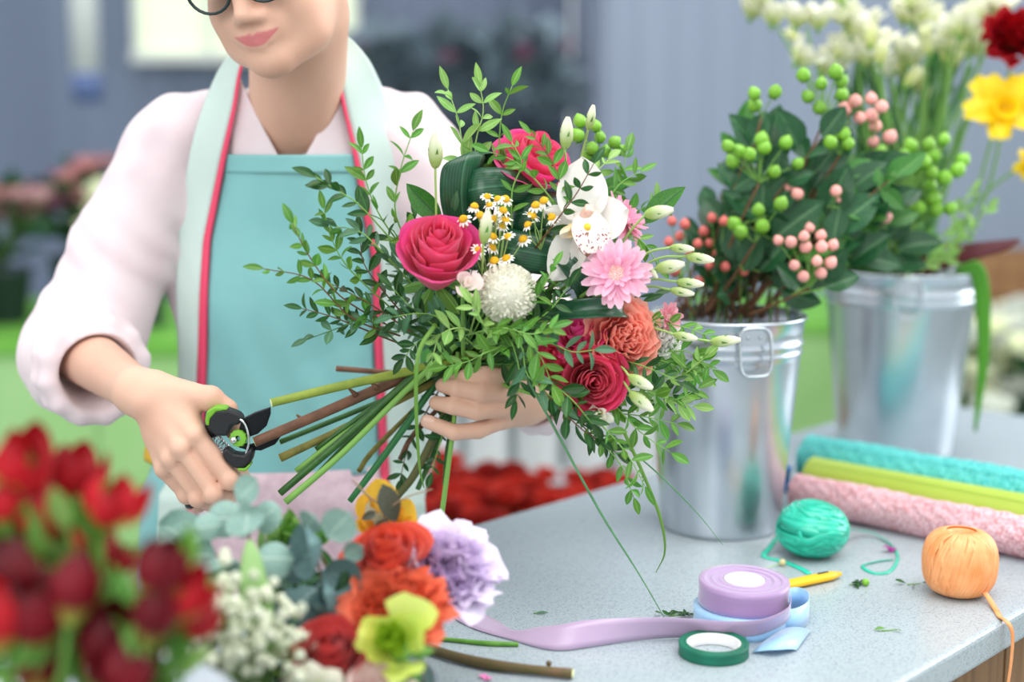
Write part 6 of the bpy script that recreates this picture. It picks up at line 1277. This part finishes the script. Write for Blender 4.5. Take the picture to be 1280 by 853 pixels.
t = thing('fallen_petal', T(607, 852), 'tiny pink petals at the bottom of the counter', 'petal'); me = grid(3, 4, lambda a, b: V((.004*(a-.5)*2*math.sin(math.pi*min(1, b*.9+.08)), .009*b, .002*math.sin(b*3)+.001))).mesh('petal', mat('pink_bit', (224, 120, 180), .5)); inst('petal', me, t, frame((1, .2, .1), (0, 0, 1), T(605, 852))); inst('petal', me, t, frame((-.5, 1, .1), (0, 0, 1), T(606, 850)))
# ================================================================== shop behind
M_wsill = mat('window_frame_white', (226, 230, 226), .5)
def emit(name, c, s):
    m = bpy.data.materials.new(name); m.use_nodes = True; N = m.node_tree.nodes; b = N['Principled BSDF']; b.inputs['Base Color'].default_value = lin(c); b.inputs['Emission Color'].default_value = lin(c); b.inputs['Emission Strength'].default_value = s
    nz = N.new('ShaderNodeTexNoise'); nz.inputs['Scale'].default_value = 3; mx = N.new('ShaderNodeMix'); mx.data_type = 'RGBA'; m.node_tree.links.new(nz.outputs[0], mx.inputs[0]); mx.inputs[6].default_value = lin(c); mx.inputs[7].default_value = lin((c[0]-14, c[1]-8, c[2]-30)); m.node_tree.links.new(mx.outputs[2], b.inputs['Emission Color']); return m
wx0, wx1, wz = P(172, 70, 6.9).x, P(446, 70, 6.9).x, P(300, 72, 6.9).z
w1 = thing('window_1', (wx0, 6.9, wz), 'bright window high in the back wall behind her head', 'window'); w1['kind'] = 'structure'
g = G(); box(g, ((wx0+wx1)/2, 6.93, wz+.75), (wx1-wx0, .02, 1.5)); g.obj('pane', emit('daylit_pane', (230, 238, 210), .34), w1, False)
for x in np.linspace(wx0, wx1, 4): g = G(); box(g, (x, 6.90, wz+.75), (.03, .06, 1.56)); g.obj('mullion', M_wsill, w1, False)
for z in (wz, wz+1.5): g = G(); box(g, ((wx0+wx1)/2, 6.90, z), (wx1-wx0+.05, .07, .05)); g.obj('rail', M_wsill, w1, False)
# hanging lamp
lx, lz = P(108, 92, 6.2), P(112, 128, 6.2)
lt_ = thing('hanging_lamp', (lx.x, 6.2, lz.z), 'white tubular hanging lamp with a blue end cap at the upper left', 'lamp'); g = G(); lathe(g, [(1e-4, lx.z), (.058, lx.z), (.058, 2.5), (1e-4, 2.5)], 24, TR((lx.x, 6.2, 0))); g.obj('lamp_tube', mat('lamp_white', (232, 236, 236), .4), lt_)
g = G(); lathe(g, [(1e-4, lz.z), (.062, lz.z), (.066, lx.z), (1e-4, lx.z)], 24, TR((lx.x, 6.2, 0))); g.obj('end_cap', mat('lamp_blue', (92, 112, 160), .5), lt_)
g = G(); tube(g, [V((lx.x, 6.2, 2.5)), V((lx.x, 6.2, 4.1))], [.006, .006], 6, 0); g.obj('cord', M_blk, lt_)
# benches with green cloth fronts
M_gb = mat('bench_light_green', (164, 208, 142), .7, (150, 198, 122), 3); M_gb2 = mat('bench_top_green', (120, 186, 74), .7, (100, 170, 60), 6)
def bench(label, x0, x1, Y0, Y1, z):
    t = thing('plant_bench', ((x0+x1)/2, Y0, 0), label, 'bench')
    n = int((x1-x0)/.5)
    for k in range(n):
        a = x0+(x1-x0)*k/n; b = x0+(x1-x0)*(k+1)/n; g = G(); box(g, ((a+b)/2, Y0, z/2), (b-a-.006, .03, z-.02)); inst('front_panel', g.mesh('front_panel', M_gb, False, (0, 0, 0)), t, TR((0, 0, 0)))
    g = G(); box(g, ((x0+x1)/2, (Y0+Y1)/2, z), (x1-x0, Y1-Y0+.06, .04)); g.obj('bench_top', M_gb2, t, False)
    for x in (x0+.05, x1-.05):
        for y in (Y0+.1, Y1-.1): g = G(); box(g, (x, y, z/2-.01), (.05, .05, z-.02)); g.obj('leg', M_gb, t, False)
    return t
bench('light green plant bench behind her right arm', -3.0, -.62, 4.1, 5.1, .79)
bench('light green plant bench far behind the zinc buckets', .75, 3.2, 5.0, 5.9, .72)
# potted flowers: pot, foliage, blooms
M_pot = mat('pot_dark', (70, 84, 92), .6); M_potw = mat('pot_white', (228, 232, 234), .5)
bl_m = {}
M_hg = mat('slate_leaf', (122, 140, 148), .5, (104, 120, 136), 12, var=.2); HL[2] = [leafmesh('leaf', M_hg, .62, .85, .16, c_, nu=4, nv=6) for c_ in (.1, .25, .0)]
def pot_plant(name, label, base, h, R, col, nb, leafk=1, potm=None, br=.04, nl=26, group=None, cat='potted plant', pr=.09, ph=.16, Lf=.11, seed=1, zspread=.5):
    rr = random.Random(seed); t = thing(name, base, label, cat, group); B = V(base); g = G(); lathe(g, [(1e-4, .002), (pr*.75, 0), (pr, ph), (pr+.008, ph), (pr+.008, ph+.012), (pr-.01, ph+.01), (pr-.015, ph-.02), (1e-4, ph-.02)], 20, TR(B)); g.obj('pot', potm or M_pot, t)
    for k in range(nl):
        a = rr.uniform(0, 6.28); e = rr.uniform(.2, 1.3); d = V((math.cos(a)*math.cos(e), math.sin(a)*math.cos(e), math.sin(e))); L_ = Lf*rr.uniform(.7, 1.2); p = B+V((d.x*R*.45, d.y*R*.45, ph+(h-ph)*rr.uniform(.05, .8)))
        inst('leaf', rr.choice(HL[leafk]), t, frame(d, rv(.5)+V((0, -.6, .8)), p, L_))
    g = G()
    for k in range(nb):
        a = rr.uniform(0, 6.28); r = R*math.sqrt(rr.random()); p = B+V((r*math.cos(a), r*math.sin(a), h*(1-zspread*.5)+h*zspread*.5*rr.random()-r*.25)); tube(g, [B+V((0, 0, ph)), p], [.003, .002], 4, 0)
        inst('bloom', bl_m[rr.choice(col)], t, axisM(p, (rr.gauss(0, .4), -.4, 1), s=br*rr.uniform(.8, 1.2)))
    g.obj('stalks', M_st[0], t); return t
def simple_bloom(c):
    m = mat('bloom_colour', c, .55, transl=.2, var=.12); g = G(); rr = random.Random(sum(c))
    for i in range(18):
        q = i/17; a = i*2.4
        def fn(a_, b_): 
            r_ = (.25+.75*q)*math.sin(b_*1.5)**.9; z = .9*b_*(1-.45*q); an = a+(a_-.5)*1.5; return V((r_*math.cos(an), r_*math.sin(an), z))
        grid(3, 4, fn, g)
    return g.mesh('bloom', m)
for k, c in dict(pink=(222, 188, 190), rose=(208, 158, 158), white=(226, 230, 222), yellow=(232, 222, 120), mag=(176, 120, 150), red=(200, 60, 48), redd=(168, 44, 38), cream=(236, 240, 214)).items(): bl_m[k] = simple_bloom(c)
spec = [((-1.62, 4.5), ['pink', 'rose'], 'pot of salmon pink flowers on the left bench, centre'), ((-1.88, 4.35), ['pink', 'white'], 'pot of pink and white flowers near the left border'), ((-1.36, 4.7), ['rose', 'mag'], 'pot of deeper rose flowers beside her sleeve'), ((-1.98, 4.75), ['white', 'cream', 'yellow'], 'pot of white and yellow flowers at the left border'), ((-1.52, 4.95), ['mag', 'rose'], 'pot of mauve flowers behind the salmon ones'), ((-1.70, 4.20), ['rose', 'pink'], 'pot of pink flowers at the bench front'), ((-1.16, 4.4), ['cream'], 'green plant with cream buds behind her arm')]
for i, (q, col, lb) in enumerate(spec): pot_plant('potted_flowers', lb, (q[0], q[1], .81), .44+.03*(i % 3), .15, col, 22, potm=M_pot, br=.045, seed=20+i)
# high shelf with dark trailing plants
sx0, sx1 = P(452, 100, 6.3).x, P(705, 100, 6.3).x; sz = P(560, 205, 6.3).z
shf = thing('wall_shelf', ((sx0+sx1)/2, 6.3, sz), 'dark shelf on the back wall right of her head', 'shelf'); g = G(); box(g, ((sx0+sx1)/2, 6.42, sz), (sx1-sx0, .5, .03)); g.obj('board', mat('shelf_dark', (104, 114, 132), .6), shf, False)
for x in (sx0+.1, sx1-.1): g = G(); prism(g, [(x, 6.65, sz-.015), (x, 6.2, sz-.015), (x, 6.65, sz-.25)], (.03, 0, 0)); g.obj('bracket', M_blk, shf, False)
for i in range(5):
    x = sx0+.09+i*(sx1-sx0-.18)/4; pot_plant('potted_foliage', ['bushy dark plant, leftmost on the wall shelf', 'dark plant, second on the wall shelf', 'dark plant in the middle of the wall shelf', 'dark plant with mauve blooms on the wall shelf', 'dark plant at the right end of the wall shelf'][i], (x, 6.4, sz+.015), .60, .14, ['mag'], 4 if i in (2, 3) else 1, leafk=2, potm=M_pot, nl=60, Lf=.17, seed=50+i)
# white vases and red roses behind the counter
rr = random.Random(3)
for i in range(6):
    c = P(548+i*62, 600, 3.55); c.z = 0; t = thing('white_vase', c, 'tall white flower vase in the row behind the red roses', 'vase', 'white vases behind the red roses')
    h = P(600, 478, 3.55).z+.02*(i % 2); g = G(); lathe(g, [(1e-4, .004), (.045, 0), (.052, h*.5), (.058, h), (.061, h+.004), (.055, h), (.045, h*.3), (1e-4, h*.28)], 28, TR(c)); g.obj('vase_body', M_potw, t)
    for k in range(5): d = V((rr.gauss(0, .25), rr.gauss(0, .2), 1)); inst('leaf', HL[k % 2][k % 3], t, frame(d, (0, -1, .2), c+V((0, 0, h-.02)), .16))
stl = thing('display_stand', P(640, 650, 3.55), 'pale grey stand under the white vases', 'stand'); stl.location.z = 0; W[stl.name] = TR(stl.location)
g = G(); c = P(680, 600, 3.8); box(g, (c.x, 3.85, .22), (1.3, .38, .44)); g.obj('stand_box', mat('stand_grey', (196, 204, 210), .6), stl, False)
k = 0; RB = []
for (x, y, Y) in [(560, 590, 2.9), (600, 612, 2.8), (640, 590, 2.95), (680, 618, 2.9), (720, 612, 3.0), (765, 606, 3.1), (560, 640, 2.7), (610, 655, 2.65)]:
    c = P(x, y, Y); zt = c.z; b = V((c.x, c.y, 0)); t = thing('red_rose_bunch', b, 'bunch of red roses in a grey pot behind the counter edge', 'flowers', 'red rose bunches behind the counter')
    g = G(); lathe(g, [(1e-4, .003), (.08, 0), (.10, .30), (.104, .30), (.095, .29), (.06, .02), (1e-4, .02)], 20, TR(b)); g.obj('pot', M_pot, t); g = G()
    for q in range(22):
        a = q*2.4; r = .125*math.sqrt(q/22); p = V((b.x+r*math.cos(a), b.y+r*math.sin(a), zt-.9*r*r/.12+rr.uniform(-.02, .02))); tube(g, [b+V((0, 0, .05)), p], [.003, .002], 4, 0)
        inst('bloom', bl_m[rr.choice(['red', 'red', 'redd'])], t, axisM(p, (math.cos(a)*r*5, math.sin(a)*r*5-.3, 1), s=rr.uniform(.030, .040)))
    g.obj('stalks', M_st[0], t)
    for q in range(14): d = V((rr.gauss(0, .6), rr.gauss(0, .6), 1)); inst('leaf', HL[1][q % 3], t, frame(d, (0, -1, .3), V((b.x, b.y, zt-.14)), .10))
# white flowers at the far right
for i, (x, y, Y, col, lb) in enumerate([(1262, 440, 3.6, ['white', 'cream'], 'mass of white flowers at the right border behind the drooping blade'), (1215, 450, 3.9, ['white', 'cream'], 'white flowers just right of the rear bucket'), (1290, 405, 4.2, ['cream', 'white'], 'farther white flowers at the right border')]):
    c = P(x, y+20, Y); b = (c.x, c.y, 0); pot_plant('potted_flowers', lb, b, c.z+.12, .19, col, 50, potm=M_pot, br=.05, ph=max(.2, c.z-.25), pr=.13, seed=70+i, nl=24, zspread=.35)
crt = P(1268, 362, 4.6); t = thing('wooden_crate', (crt.x+.1, 4.6, .72), 'brown wooden crate in the distance at the right border', 'crate')
for k in range(3):
    g = G(); box(g, (crt.x+.1, 4.6, crt.z-.06+k*.07), (.5, .02, .06)); g.obj('slat', M_wood, t, False)
    g = G(); box(g, (crt.x+.1, 4.9, crt.z-.06+k*.07), (.5, .02, .06)); g.obj('slat', M_wood, t, False)
for x in (-.14, .34): g = G(); box(g, (crt.x+x, 4.75, crt.z), (.02, .32, .2)); g.obj('side', M_wood, t, False)
bt_ = thing('side_table', (crt.x+.1, 4.75, 0), 'plain dark side table under the wooden crate', 'table'); g = G(); box(g, (crt.x+.1, 4.75, crt.z-.12), (.7, .5, .03)); g.obj('table_top', M_wood, bt_, False)
for x in (-.2, .4):
    for y in (4.55, 4.95): g = G(); box(g, (crt.x+x, y, (crt.z-.13)/2), (.04, .04, crt.z-.13)); g.obj('leg', M_wood, bt_, False)

ordinals([(o, pix(W[o.name].translation)[0]) for o in things_of('white vases behind the red roses')], 'tall white flower vase in the row behind the red roses, %s')
R_ = sorted([(o, pix(W[o.name].translation)[0], W[o.name].translation.y) for o in things_of('red rose bunches behind the counter')], key=lambda q: q[2])
ordinals([(a, b) for a, b, c in R_[:4]], 'red rose bunch close behind the counter edge, %s of the near four'); ordinals([(a, b) for a, b, c in R_[4:]], 'red rose bunch before the white vases, %s of the far four')
